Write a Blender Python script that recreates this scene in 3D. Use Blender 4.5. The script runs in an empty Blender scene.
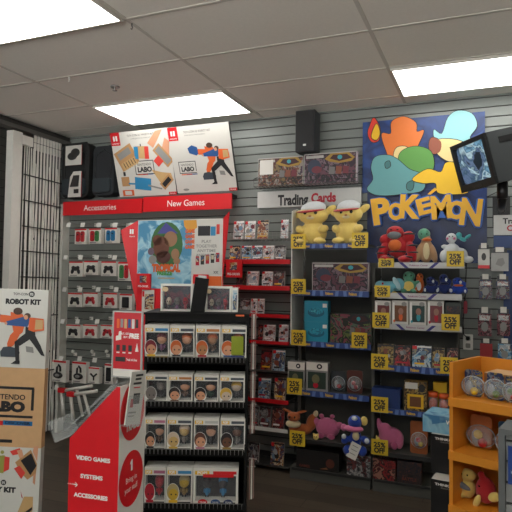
import bpy, math, random
from mathutils import Vector, Matrix, Euler
random.seed(7)
COL = bpy.context.scene.collection
R = math.radians

# ------------------------------------------------------------------ camera
F = 567.85; YAW = 0.39196; PITCH = 0.03909; ROLL = 0.01461; ZC = 1.55
cy, sy, cp, sp = math.cos(YAW), math.sin(YAW), math.cos(PITCH), math.sin(PITCH)
vf = Vector((-sy*cp, cy*cp, sp)); vr0 = Vector((cy, sy, 0)); vu0 = vr0.cross(vf)
vr = vr0*math.cos(ROLL) + vu0*math.sin(ROLL); vu = vu0*math.cos(ROLL) - vr0*math.sin(ROLL)
cam_d = bpy.data.cameras.new('camera'); cam = bpy.data.objects.new('camera', cam_d); COL.objects.link(cam)
cam_d.sensor_width = 36; cam_d.lens = 36*F/512; cam_d.clip_start = .05
mw = Matrix((vr, vu, -vf)).transposed().to_4x4(); mw.translation = Vector((0, 0, ZC)); cam.matrix_world = mw
bpy.context.scene.camera = cam
YW = 4.59; ZCEIL = 2.95; XL = -4.08; XR = 2.6; YB = -3.0

class Fr:
    """an upright reference frame: local x runs along it, -y is its front"""
    def __init__(s, ox, oy, rot=0): s.ox, s.oy, s.rot = ox, oy, rot; s.c, s.s = math.cos(rot), math.sin(rot)
    def px(s, u, v, y=0.0):
        d = vf + vr*((u-256)/F) - vu*((v-256)/F)
        # local y of a world point p: (-s, c).(p-o)
        oyl = -s.s*(0-s.ox) + s.c*(0-s.oy); dy = -s.s*d.x + s.c*d.y
        t = (y-oyl)/dy; p = d*t
        return (s.c*(p.x-s.ox) + s.s*(p.y-s.oy), p.z+ZC)
    def w(s, x, y, z=0): return Vector((s.ox+s.c*x-s.s*y, s.oy+s.s*x+s.c*y, z))
WALL = Fr(0, 0, 0)
def fwd(u, v, dist):
    d = vf + vr*((u-256)/F) - vu*((v-256)/F); p = d*dist; return p.x, p.y

# ------------------------------------------------------------------ materials
def lin(c):
    if isinstance(c, str): c = tuple(int(c[i:i+2], 16) for i in (0, 2, 4))
    return tuple(((v/255)/12.92 if v/255 <= .04045 else ((v/255+.055)/1.055)**2.4) for v in c) + (1,)
MATS = {}
def mat(name, c='808080', rough=.5, metal=0, alpha=None, emit=None, trans=0, noise=.05, nscale=30, bump=0, bscale=60, sheen=0, coat=0):
    if name in MATS: return MATS[name]
    m = bpy.data.materials.new(name); m.use_nodes = True; nt = m.node_tree; b = nt.nodes['Principled BSDF']
    b.inputs['Roughness'].default_value = rough; b.inputs['Metallic'].default_value = metal
    L = lin(c); tc = nt.nodes.new('ShaderNodeTexCoord')
    n = nt.nodes.new('ShaderNodeTexNoise'); n.inputs['Scale'].default_value = nscale; n.inputs['Detail'].default_value = 3
    nt.links.new(tc.outputs['Object'], n.inputs['Vector'])
    mr = nt.nodes.new('ShaderNodeMapRange'); mr.inputs[3].default_value = 1-noise; mr.inputs[4].default_value = 1+noise
    nt.links.new(n.outputs[0], mr.inputs[0])
    mx = nt.nodes.new('ShaderNodeVectorMath'); mx.operation = 'SCALE'; mx.inputs[0].default_value = L[:3]
    nt.links.new(mr.outputs[0], mx.inputs['Scale']); nt.links.new(mx.outputs[0], b.inputs['Base Color'])
    if bump:
        n2 = nt.nodes.new('ShaderNodeTexNoise'); n2.inputs['Scale'].default_value = bscale
        nt.links.new(tc.outputs['Object'], n2.inputs['Vector'])
        bp = nt.nodes.new('ShaderNodeBump'); bp.inputs['Strength'].default_value = bump; bp.inputs['Distance'].default_value = .01
        nt.links.new(n2.outputs[0], bp.inputs['Height']); nt.links.new(bp.outputs[0], b.inputs['Normal'])
    if trans: b.inputs['Transmission Weight'].default_value = trans; b.inputs['IOR'].default_value = 1.1
    if alpha is not None: b.inputs['Alpha'].default_value = alpha
    if sheen: b.inputs['Sheen Weight'].default_value = sheen
    if coat: b.inputs['Coat Weight'].default_value = coat
    if emit: b.inputs['Emission Color'].default_value = L; b.inputs['Emission Strength'].default_value = emit
    MATS[name] = m; return m
def art(name, cols, scale=22, rough=.3, seed=0, emit=0, blur=False):
    """printed artwork: irregular patches and streaks of a few inks, shifted from object to object"""
    if name in MATS: return MATS[name]
    m = bpy.data.materials.new(name); m.use_nodes = True; nt = m.node_tree; b = nt.nodes['Principled BSDF']
    b.inputs['Roughness'].default_value = max(rough, .4)
    tc = nt.nodes.new('ShaderNodeTexCoord'); oi = nt.nodes.new('ShaderNodeObjectInfo')
    ad = nt.nodes.new('ShaderNodeVectorMath'); ad.operation = 'MULTIPLY_ADD'
    cmb = nt.nodes.new('ShaderNodeCombineXYZ')
    for i in range(3): nt.links.new(oi.outputs['Random'], cmb.inputs[i])
    ad.inputs[1].default_value = (9, 5, 7); nt.links.new(cmb.outputs[0], ad.inputs[0]); nt.links.new(tc.outputs['Object'], ad.inputs[2])
    n = nt.nodes.new('ShaderNodeTexNoise'); n.inputs['Scale'].default_value = scale; n.inputs['Detail'].default_value = 2.5; n.inputs['Distortion'].default_value = 1.2
    nt.links.new(ad.outputs[0], n.inputs['Vector'])
    v = nt.nodes.new('ShaderNodeTexVoronoi'); v.inputs['Scale'].default_value = scale*1.6
    nt.links.new(ad.outputs[0], v.inputs['Vector'])
    sep = nt.nodes.new('ShaderNodeSeparateColor'); nt.links.new(v.outputs['Color'], sep.inputs[0])
    mth = nt.nodes.new('ShaderNodeMath'); mth.operation = 'MULTIPLY_ADD'; mth.inputs[1].default_value = .28
    nt.links.new(sep.outputs[0], mth.inputs[0])
    m2 = nt.nodes.new('ShaderNodeMapRange'); m2.inputs[1].default_value = .3; m2.inputs[2].default_value = .7; m2.inputs[4].default_value = .74
    nt.links.new(n.outputs[0], m2.inputs[0]); nt.links.new(m2.outputs[0], mth.inputs[2])
    cr = nt.nodes.new('ShaderNodeValToRGB'); cr.color_ramp.interpolation = 'LINEAR' if blur else 'CONSTANT'
    k = len(cols)
    cr.color_ramp.elements[0].position = 0; cr.color_ramp.elements[0].color = lin(cols[0])
    cr.color_ramp.elements[1].position = .08+(1/k)*.86; cr.color_ramp.elements[1].color = lin(cols[1])
    for i in range(2, k):
        e = cr.color_ramp.elements.new(.08+.86*i/k); e.color = lin(cols[i])
    nt.links.new(mth.outputs[0], cr.inputs[0]); nt.links.new(cr.outputs[0], b.inputs['Base Color'])
    if emit: nt.links.new(cr.outputs[0], b.inputs['Emission Color']); b.inputs['Emission Strength'].default_value = emit
    MATS[name] = m; return m
def clear(name, c='ffffff', a=.25, rough=.2):
    if name in MATS: return MATS[name]
    m = mat(name, c, rough, noise=0, alpha=a); m.node_tree.nodes['Principled BSDF'].inputs['Specular IOR Level'].default_value = .35; return m

white = mat('white_card', 'dedcd4', .45); white2 = mat('white_plastic', 'e2e2dc', .4)
red = mat('red_panel', 'd21a22', .4); redd = mat('dark_red_card', 'a81820', .4)
black = mat('black_metal', '161616', .4); blackp = mat('black_print', '141414', .4, noise=0)
dgrey = mat('dark_grey_plastic', '2b2b2b', .45); grey = mat('grey_plastic', '77777a', .5)
steel = mat('steel', '9a9a96', .35, metal=.7); gatem = mat('gate_steel', 'eceae2', .45)
yellow = mat('yellow_card', 'd9b92c', .5); blueS = mat('blue_print', '2b4aa0', .4); yel2 = mat('yellow_print', 'e8b820', .45)
kraft = mat('kraft_card', 'cfa678', .6, noise=.08); orangeC = mat('orange_card', 'e0641e', .5)
skin = mat('skin_print', 'd39a78', .5); tealC = mat('teal_print', '3a9aa6', .5); greyP = mat('grey_print', '8b8b88', .5)
acr = clear('clear_acrylic', 'e8eeee', .16); wht_print = mat('white_print', 'eeeeea', .45, noise=0)
winm = clear('clear_window', '9aa0a4', .08, .35)

# ------------------------------------------------------------------ mesh building
_tx = {}
def text_geo(s, bold, spacing):
    key = (s, bold, spacing)
    if key in _tx: return _tx[key]
    cu = bpy.data.curves.new('lettering', 'FONT'); cu.body = s; cu.size = 1; cu.offset = bold; cu.space_character = spacing
    cu.resolution_u = 3
    ob = bpy.data.objects.new('lettering', cu); COL.objects.link(ob)
    bpy.context.view_layer.update()
    me = bpy.data.meshes.new_from_object(ob.evaluated_get(bpy.context.evaluated_depsgraph_get()))
    vs = [(v.co.x, v.co.y) for v in me.vertices]; fs = [tuple(p.vertices) for p in me.polygons]
    bpy.data.objects.remove(ob); bpy.data.curves.remove(cu); bpy.data.meshes.remove(me)
    _tx[key] = (vs, fs); return _tx[key]

class MB:
    def __init__(s): s.v = []; s.f = []; s.mi = []; s.sm = []; s.ms = []; s.M = Matrix.Identity(4)
    def slot(s, m):
        if m not in s.ms: s.ms.append(m)
        return s.ms.index(m)
    def add(s, vs, fs, m, smooth=False):
        o = len(s.v); k = s.slot(m)
        s.v += [tuple(s.M @ Vector(p)) for p in vs]
        for f in fs: s.f.append(tuple(i+o for i in f)); s.mi.append(k); s.sm.append(smooth)
        return s
    def box(s, x0, x1, y0, y1, z0, z1, m, front=None, top=None):
        vs = [(x0,y0,z0),(x1,y0,z0),(x1,y1,z0),(x0,y1,z0),(x0,y0,z1),(x1,y0,z1),(x1,y1,z1),(x0,y1,z1)]
        s.add(vs, [(0,3,2,1),(1,2,6,5),(2,3,7,6),(3,0,4,7)], m)
        s.add(vs, [(0,1,5,4)], front or m); s.add(vs, [(4,5,6,7)], top or m); return s
    def rbox(s, x0, x1, y0, y1, z0, z1, m, r=.01, n=3):
        """box with its upright edges (seen from the front) rounded: a rounded-rectangle prism"""
        pts = []
        for cx, cz, a0 in ((x1-r, z1-r, 0), (x0+r, z1-r, 90), (x0+r, z0+r, 180), (x1-r, z0+r, 270)):
            for i in range(n+1): a = R(a0+90*i/n); pts.append((cx+r*math.cos(a), cz+r*math.sin(a)))
        return s.prism(pts, y0, y1, m)
    def prism(s, pts, y0, y1, m, front=None):
        a = sum(pts[i][0]*pts[(i+1)%len(pts)][1]-pts[(i+1)%len(pts)][0]*pts[i][1] for i in range(len(pts)))
        if a < 0: pts = pts[::-1]
        n = len(pts); vs = [(x, y0, z) for x, z in pts] + [(x, y1, z) for x, z in pts]
        s.add(vs, [tuple(range(n))], front or m)
        s.add(vs, [tuple(range(2*n-1, n-1, -1))] + [(i, i+n, (i+1)%n+n, (i+1)%n) for i in range(n)], m); return s
    def dec(s, pts, y, m):
        a = sum(pts[i][0]*pts[(i+1)%len(pts)][1]-pts[(i+1)%len(pts)][0]*pts[i][1] for i in range(len(pts)))
        if a < 0: pts = pts[::-1]
        return s.add([(x, y, z) for x, z in pts], [tuple(range(len(pts)))], m)
    def rect(s, x0, x1, z0, z1, y, m): return s.dec([(x0,z0),(x1,z0),(x1,z1),(x0,z1)], y, m)
    def oval(s, cx, cz, rx, rz, y, m, rot=0, n=20):
        c, q = math.cos(rot), math.sin(rot)
        return s.dec([(cx+c*rx*math.cos(t)-q*rz*math.sin(t), cz+q*rx*math.cos(t)+c*rz*math.sin(t)) for t in [2*math.pi*i/n for i in range(n)]], y, m)
    def ell(s, cx, cy, cz, rx, ry, rz, m, rot=None, seg=16, ring=10):
        Rm = Euler(rot).to_matrix() if rot else Matrix.Identity(3); vs = []; fs = []
        for j in range(ring+1):
            ph = math.pi*j/ring
            for i in range(seg):
                th = 2*math.pi*i/seg; p = Rm @ Vector((rx*math.sin(ph)*math.cos(th), ry*math.sin(ph)*math.sin(th), rz*math.cos(ph)))
                vs.append((cx+p.x, cy+p.y, cz+p.z))
        for j in range(ring):
            for i in range(seg):
                a, b = j*seg+i, j*seg+(i+1)%seg
                fs.append((a, a+seg, b+seg, b))
        return s.add(vs, fs, m, True)
    def tube(s, pts, r, m, n=8, r1=None, cap=True):
        pts = [Vector(p) for p in pts]; vs = []; fs = []; k = len(pts)
        for i, p in enumerate(pts):
            d = (pts[min(i+1, k-1)]-pts[max(i-1, 0)]).normalized()
            a = d.cross(Vector((0, 0, 1)) if abs(d.z) < .9 else Vector((1, 0, 0))).normalized(); b = d.cross(a)
            rr = r + ((r1-r)*i/(k-1) if r1 is not None else 0)
            for j in range(n): t = 2*math.pi*j/n; vs.append(tuple(p + a*rr*math.cos(t) + b*rr*math.sin(t)))
        for i in range(k-1):
            for j in range(n): a_, b_ = i*n+j, i*n+(j+1)%n; fs.append((a_, b_, b_+n, a_+n))
        if cap: fs.append(tuple(range(n))[::-1]); fs.append(tuple(range((k-1)*n, k*n)))
        return s.add(vs, fs, m, True)
    def text(s, t, cx, cz, h, y, m, w=None, bold=.02, align='c', rot=0, spacing=1.0, skew=0):
        vs, fs = text_geo(t, bold, spacing)
        if not vs: return s
        xs = [p[0] for p in vs]; x0, x1 = min(xs), max(xs)
        k = h/.70; kx = (w/(x1-x0)) if w else k
        off = {'c': -(x0+x1)/2, 'l': -x0, 'r': -x1}[align]
        c, q = math.cos(rot), math.sin(rot); out = []
        for x, z in vs:
            X = (x+off)*kx + skew*z*k; Z = (z-.35)*k
            out.append((cx+c*X-q*Z, y, cz+q*X+c*Z))
        return s.add(out, fs, m)
    def build(s, name, parent=None, loc=None, rot=None, smooth=False, bevel=0, remesh=0):
        me = bpy.data.meshes.new(name); me.from_pydata(s.v, [], s.f)
        for m in s.ms: me.materials.append(m)
        me.polygons.foreach_set('material_index', s.mi); me.polygons.foreach_set('use_smooth', s.sm); me.update()
        o = bpy.data.objects.new(name, me); COL.objects.link(o)
        if parent: o.parent = parent
        if loc is not None: o.location = loc
        if rot is not None: o.rotation_euler = rot if isinstance(rot, (tuple, list, Euler)) else (0, 0, rot)
        if bevel: b = o.modifiers.new('edge', 'BEVEL'); b.width = bevel; b.segments = 2; b.limit_method = 'ANGLE'
        if remesh:
            b = o.modifiers.new('skin', 'REMESH'); b.mode = 'VOXEL'; b.voxel_size = remesh; b.use_smooth_shade = True
            b = o.modifiers.new('soft', 'SMOOTH'); b.iterations = 4
        return o
def tag(o, label, cat, group=None):
    o['label'] = label; o['category'] = cat
    if group: o['group'] = group
    return o
def thing(name, label, cat, loc=(0, 0, 0), rot=0, group=None):
    o = bpy.data.objects.new(name, None); COL.objects.link(o); o.location = loc; o.empty_display_size = .05
    o.rotation_euler = rot if isinstance(rot, (tuple, list)) else (0, 0, rot)
    return tag(o, label, cat, group)
def struct(name, mb, **k):
    o = mb.build(name, **k); o['kind'] = 'structure'; return o

# ------------------------------------------------------------------ room
def slat_material(name, c, c2):
    m = mat(name, c, .45, noise=.06, nscale=4); return m
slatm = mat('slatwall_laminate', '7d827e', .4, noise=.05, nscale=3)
grv = mat('slat_groove', '2a2a28', .6)
def slats(mb, x0, x1, y, z0, z1, m, g, pitch=.0762, z_ref=0.0, gap=.009):
    """boards with real gaps between them, a dark channel board behind"""
    mb.box(x0, x1, y+.012, y+.03, z0, z1, g)
    z = z_ref - math.ceil((z_ref-z0)/pitch)*pitch
    while z < z1:
        a, b = max(z+gap/2, z0), min(z+pitch-gap/2, z1)
        if b-a > .004: mb.box(x0, x1, y, y+.014, a, b, m)
        z += pitch
mb = MB(); zref = WALL.px(240, 206.6, YW)[1]
slats(mb, XL, XR, YW, 0, ZCEIL+.03, slatm, grv, z_ref=zref)
struct('wall_back', mb)
wallp = mat('wall_paint', 'c9c6be', .8)
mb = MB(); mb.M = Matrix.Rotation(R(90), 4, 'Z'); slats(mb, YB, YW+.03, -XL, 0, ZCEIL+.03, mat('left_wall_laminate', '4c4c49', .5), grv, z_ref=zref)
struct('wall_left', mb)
struct('wall_right', MB().box(XR, XR+.05, YB, YW+.03, 0, ZCEIL+.03, wallp))
# unseen glazed shop front, added so outside fill light reaches the ceiling
struct('wall_front', MB().box(XL, XR, YB-.05, YB, 2.75, ZCEIL+.03, wallp).box(XL+.3, XR-.3, YB-.05, YB, 0, .5, wallp).box(XL, XL+.3, YB-.05, YB, 0, 2.75, wallp).box(XR-.3, XR, YB-.05, YB, 0, 2.75, wallp))
q = MB()
for x in (XL+.3, XL+1.9, XL+3.5, XL+5.1, XR-.34): q.box(x, x+.04, YB-.05, YB, .5, 2.75, dgrey)
struct('added_window', q)

# floor: dark wood-look planks
fm = bpy.data.materials.new('floor_planks'); fm.use_nodes = True; nt = fm.node_tree; b = nt.nodes['Principled BSDF']
tc = nt.nodes.new('ShaderNodeTexCoord'); br = nt.nodes.new('ShaderNodeTexBrick'); br.offset = .37
br.inputs['Scale'].default_value = 1; br.inputs['Brick Width'].default_value = 1.2; br.inputs['Row Height'].default_value = .15
br.inputs['Mortar Size'].default_value = .0025; br.inputs['Color1'].default_value = lin('544a3e'); br.inputs['Color2'].default_value = lin('40382f'); br.inputs['Mortar'].default_value = lin('151210')
nt.links.new(tc.outputs['Object'], br.inputs['Vector'])
mp = nt.nodes.new('ShaderNodeMapping'); mp.inputs['Scale'].default_value = (2, 22, 1); nt.links.new(tc.outputs['Object'], mp.inputs['Vector'])
nz = nt.nodes.new('ShaderNodeTexNoise'); nz.inputs['Scale'].default_value = 2; nz.inputs['Detail'].default_value = 5; nt.links.new(mp.outputs[0], nz.inputs['Vector'])
mr = nt.nodes.new('ShaderNodeMapRange'); mr.inputs[3].default_value = .6; mr.inputs[4].default_value = 1.4; nt.links.new(nz.outputs[0], mr.inputs[0])
vm = nt.nodes.new('ShaderNodeVectorMath'); vm.operation = 'SCALE'; nt.links.new(br.outputs[0], vm.inputs[0]); nt.links.new(mr.outputs[0], vm.inputs['Scale'])
nt.links.new(vm.outputs[0], b.inputs['Base Color']); b.inputs['Roughness'].default_value = .4
struct('floor', MB().box(XL, XR, YB, YW+.03, -.05, 0, fm))

# ceiling tiles on a 4 x 2 foot grid
GX0, GY0, TW, TD = -3.0667, 2.555, 1.2192, .6096
tile = mat('ceiling_tile', 'e2ded4', .85, noise=.05, nscale=60, bump=.2, bscale=220)
tbar = mat('ceiling_bar', 'c2beb4', .7)
struct('ceiling', MB().box(XL, XR, YB, YW+.03, ZCEIL+.012, ZCEIL+.06, tile))
mb = MB()
xs = [GX0+TW*i for i in range(-1, 6) if XL < GX0+TW*i < XR]; ys = [GY0+TD*j for j in range(-10, 4) if YB < GY0+TD*j < YW]
for x in xs: mb.box(x-.011, x+.011, YB, YW, ZCEIL+.0085, ZCEIL+.014, tbar)
for y in ys: mb.box(XL, XR, y-.011, y+.011, ZCEIL+.009, ZCEIL+.013, tbar)
struct('trim_1', mb)                                  # the suspension bars of the ceiling
em = bpy.data.materials.new('light_diffuser'); em.use_nodes = True; b = em.node_tree.nodes['Principled BSDF']
b.inputs['Base Color'].default_value = (.8, .8, .8, 1); b.inputs['Emission Color'].default_value = (1, .985, .935, 1); b.inputs['Emission Strength'].default_value = 7.6
em2 = em.copy(); em2.name = 'light_diffuser_added'; em2.node_tree.nodes['Principled BSDF'].inputs['Emission Strength'].default_value = 8.0  # for ceiling lights added out of view as extra fill
LG = 'recessed ceiling lights'
for i, j, lab, m in ((-1+0, -1, 'bright rectangular ceiling light at the top left corner', em), (0, 2, 'bright rectangular ceiling light above the two white boxed-kit posters', em),
                  (2, 2, 'bright rectangular ceiling light above the blue cartoon wall panel', em), (2, -3, 'added unseen ceiling light behind the viewer on the right', em2), (0, -4, 'added unseen ceiling light behind the viewer on the left', em2), (2, -7, 'added unseen ceiling light near the shop front on the right', em2), (0, -7, 'added unseen ceiling light near the shop front on the left', em2)):
    i = 0 if i < 0 else i
    x0, y0 = GX0+TW*i, GY0+TD*j
    t = thing('ceiling_light', lab, 'light', (x0+TW/2, y0+TD/2, ZCEIL), 0, LG)
    w, d = TW/2-.012, TD/2-.012
    q = MB()
    for a in ((-w, w, -d, -d+.012), (-w, w, d-.012, d), (-w, -w+.012, -d+.012, d-.012), (w-.012, w, -d+.012, d-.012)): q.box(*a, -.006, .011, tbar)
    q.build('frame', t)
    MB().box(-w+.012, w-.012, -d+.012, d-.012, -.003, .006, m).build('diffuser', t)

# ceiling fittings
def ceil_at(u, v):
    d = vf + vr*((u-256)/F) - vu*((v-256)/F); t = (ZCEIL-ZC)/d.z; return d.x*t, d.y*t
x, y = ceil_at(115, 88)
t = thing('fire_sprinkler', 'small metal fire sprinkler head on a ceiling tile', 'sprinkler', (x, y, ZCEIL+.012))
MB().tube([(0, 0, 0), (0, 0, -.008)], .035, steel, 20).build('cover_plate', t)
MB().tube([(0, 0, -.006), (0, 0, -.03)], .008, steel).tube([(0, 0, -.03), (0, 0, -.034)], .018, steel, 12).build('nozzle', t)
for (u, v, lab) in ((69, 77, 'small white hook hanging from the ceiling bar left of the sprinkler'), (132, 23, 'tiny dark clip on the ceiling bar beside the corner light')):
    x, y = ceil_at(u, v)
    tag(MB().tube([(0, 0, -.001), (0, 0, -.018), (.006, 0, -.028), (0, 0, -.036), (-.006, 0, -.03)], .003 if u > 100 else .005, dgrey if u > 100 else white2).build('ceiling_hook', loc=(x, y, ZCEIL)), lab, 'hook')
# ------------------------------------------------------------------ security gate on the left wall
GX = XL+.10
GL = Fr(GX, 0, R(90))          # local x = depth into the shop, front faces +X
g = thing('security_gate', 'folded steel scissor gate with wide pale post by the left wall', 'gate', (GX, 0, 0), R(90))
def gy(u, v=200): return GL.px(u, v)[0]
zt = GL.px(14, 131)[1]
a, b_ = gy(8.7), gy(18.3)
MB().box(a, b_, -.03, .05, 0, zt, mat('gate_post_paint', 'dddcd4', .4)).build('post', g, bevel=.004)
MB().box(YW-1.6, YW-.02, -.04, .06, zt+.02, zt+.055, mat('track_paint', '5a5955', .5)).box(YW-1.6, YW-.02, -.02, .06, zt+.055, ZCEIL-.002, mat('header_paint', '2c2c2a', .6)).build('track', g)
MB().box(b_, gy(30), -.02, .03, zt-.10, zt-.015, gatem).build('lock_box', g, bevel=.003)
x0, x1 = gy(33.5), gy(58.5); n = 9
for i in range(n):
    x = x0+(x1-x0)*i/(n-1); q = MB()
    q.box(x-.014, x+.014, -.006, .002, zt-.045, zt+.02, gatem).box(x-.017, x+.011, -.008, .0, zt-.12, zt-.052, gatem)
    q.box(x-.009, x+.009, -.003, .003, .04, zt-.11, gatem)
    q.build('upright', g)
xa = gy(23)
for i in range(5):
    x = xa+(x0-.02-xa)*i/4
    q = MB(); q.tube([(x, -.004, .05), (x+.012*(1 if i % 2 else -1), -.004, 1.2), (x, -.004, zt-.11)], .006, gatem, 6); q.build('upright', g)
for i in range(8):                      # slender folded lattice strips between the uprights
    x = xa+(x1-xa)*(i+.5)/8; q = MB()
    for k in range(7):
        za, zb = .1+k*.36, .1+(k+1)*.36-.02; s_ = 1 if k % 2 else -1
        q.tube([(x-.010*s_, -.012, za), (x+.010*s_, -.012, min(zb, zt-.12))], .0036, gatem, 6)
    q.build('lattice_strip', g)
for v in (179, 204, 229, 253, 278, 316, 372):
    z = GL.px(38, v)[1]
    q = MB(); q.tube([(xa-.02, -.022, z+.01), (x1+.01, -.022, z)], .006, mat('gate_rivet_bar', '2e2e2c', .5), 6); q.build('link_bar', g)

# pale upright trim strip at the corner, and a bare pole standing beside it
x0 = WALL.px(59.2, 260, YW-.10)[0]; x1 = WALL.px(61.8, 260, YW-.10)[0]
struct('trim_2', MB().box(x0, x1, YW-.10, YW-.001, 0, WALL.px(60, 204, YW-.10)[1], mat('corner_trim', 'd2d3ca', .4)))

# ------------------------------------------------------------------ headers, signs on the wall
def sign_panel(name, lab, u0, u1, v0, v1, Y, m, text, tw, th, tm, cat='sign', depth=.04, bold=.0, parts=None, group=None):
    um, vm_ = (u0+u1)/2, (v0+v1)/2
    X0, X1 = WALL.px(u0, vm_, Y)[0], WALL.px(u1, vm_, Y)[0]; zt_, zb = WALL.px(um, v0, Y)[1], WALL.px(um, v1, Y)[1]
    cx = (X0+X1)/2; w = X1-X0; h = zt_-zb
    t = thing(name, lab, cat, (cx, Y, zb), 0, group)
    if YW-Y > .1:
        MB().box(-w/2, w/2, 0, .02, 0, h, m).build('panel', t, bevel=.002); MB().box(-w/2+.004, w/2-.012, .0205, YW-Y-.0005, h-.03, h-.002, dgrey).build('added_shade_board', t)  # board behind the panel is added to shade the wall below
    else: MB().box(-w/2, w/2, 0, YW-Y-.0005, 0, h, m).build('panel', t, bevel=.002)
    if text:
        q = MB()
        for (s_, fx, fz, fw, fh, m_) in text: q.text(s_, -w/2+fx*w, h*fz, fh*h, -.003, m_, w=fw*w, bold=bold)
        q.build('lettering', t)
    return t
sign_panel('header_sign', 'red Accessories header sign above the controller boxes', 63, 141.6, 200.2, 214.2, YW-.14, red, [('Accessories', .485, .50, .41, .40, wht_print)], 0, 0, 0)
sign_panel('header_sign', 'red New Games header sign under the two white boxed-kit posters', 143.2, 231.5, 195.2, 210.2, YW-.14, red, [('New Games', .5, .5, .42, .42, wht_print)], 0, 0, 0)
lp = mat('light_panel', 'c3c3bf', .4)
ink = mat('charcoal_print', '1f1f22', .5); crim = mat('crimson_print', 'b3122c', .5)
sign_panel('header_sign', 'long white Trading Cards sign above the two capped yellow plush toys', 257.5, 361, 189.7, 206.3, YW-.05, lp, [('Trading', .36, .44, .30, .60, ink), ('Cards', .655, .5, .235, .52, crim)], 0, 0, 0, depth=.05, bold=.045)
t = thing('header_sign', 'white Trading Cards sign cut by the right edge below the television', 'sign', (0, 0, 0))
X0, zt_ = WALL.px(493.6, 215.3, YW-.05); zb = WALL.px(500, 235, YW-.05)[1]; X1 = X0+.62
t.location = (X0, YW-.05, zb); h = zt_-zb
MB().box(0, X1-X0, 0, .049, 0, h, lp).build('panel', t, bevel=.002)
MB().text('Trading', .062, h*.70, h*.27, -.003, ink, bold=.03, align='l').text('Cards', .09, h*.34, h*.27, -.003, crim, bold=.03, align='l').build('lettering', t)
zb2 = WALL.px(500, 248, YW-.05)[1]
tag(MB().box(0, .62, 0, .049, 0, zb-zb2-.004, mat('navy_panel', '27406f', .5)).build('backing_panel', loc=(X0, YW-.05, zb2)), 'plain blue strip below the cut-off white sign at right', 'panel')

# ------------------------------------------------------------------ wall speaker
X0, zt_ = WALL.px(295.5, 111, YW-.25); X1 = WALL.px(315, 111, YW-.25)[0]; zb = WALL.px(305, 151.5, YW-.25)[1]
w, h = X1-X0, zt_-zb
t = thing('wall_speaker', 'tall black loudspeaker mounted high under the ceiling', 'speaker', ((X0+X1)/2, YW-.25, zb))
q = MB(); o_ = [(-w/2, 0), (w/2, 0), (w/2-.0, .15), (w/2-.05, .19), (-w/2+.05, .19), (-w/2, .15)]
q.add([(x, y, z) for z in (0, h) for x, y in o_], [(5, 4, 3, 2, 1, 0), (6, 7, 8, 9, 10, 11)]+[(i, (i+1) % 6, (i+1) % 6+6, i+6) for i in range(6)], mat('speaker_shell', '24262a', .45))
q.build('cabinet', t, bevel=.006)
MB().box(-w/2+.008, w/2-.008, -.008, 0, .012, h-.012, mat('speaker_mesh', '17181a', .6, noise=.3, nscale=400)).build('grille', t, bevel=.003)
MB().rbox(-.012, .012, -.011, -.008, .045, .06, white2, .003).build('badge', t)
MB().box(-.04, .04, .19, .249, h*.35, h*.65, black).tube([(0, .12, -.03), (0, .12, .0)], .03, black).build('bracket', t)

# ------------------------------------------------------------------ the two boxed-kit posters over the red signs
def tilt_board(u0t, v0t, u0b, v0b, u1t, v1t, u1b, v1b):
    """upright board leaning forward at the top: bottom near the wall, top further out"""
    Yb = YW-.125; bl = WALL.px(u0b, v0b, Yb); brr = WALL.px(u1b, v1b, Yb)
    zb = (bl[1]+brr[1])/2; w = brr[0]-bl[0]; best = None
    for k in range(0, 60):
        Yt = Yb-.01*k; a = WALL.px(u0t, v0t, Yt); c = WALL.px(u1t, v1t, Yt)
        e = abs(a[0]-bl[0])+abs(c[0]-brr[0])
        if best is None or e < best[0]: best = (e, Yt, (a[1]+c[1])/2)
    return bl[0], brr[0], Yb, zb, best[1], best[2]
cardb = mat('brown_board', 'b98d5e', .6, noise=.1); pj = mat('blue_fabric_print', '27528c', .5); orp = mat('orange_print', 'd9622c', .5)
postw = mat('poster_paper', 'cfcdc6', .4, noise=.02, nscale=8)
jor, jbl, tan = mat('joy_red_print', 'd8433a', .5), mat('joy_blue_print', '2f86b4', .5), mat('tan_print', 'c6a26e', .5)
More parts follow.
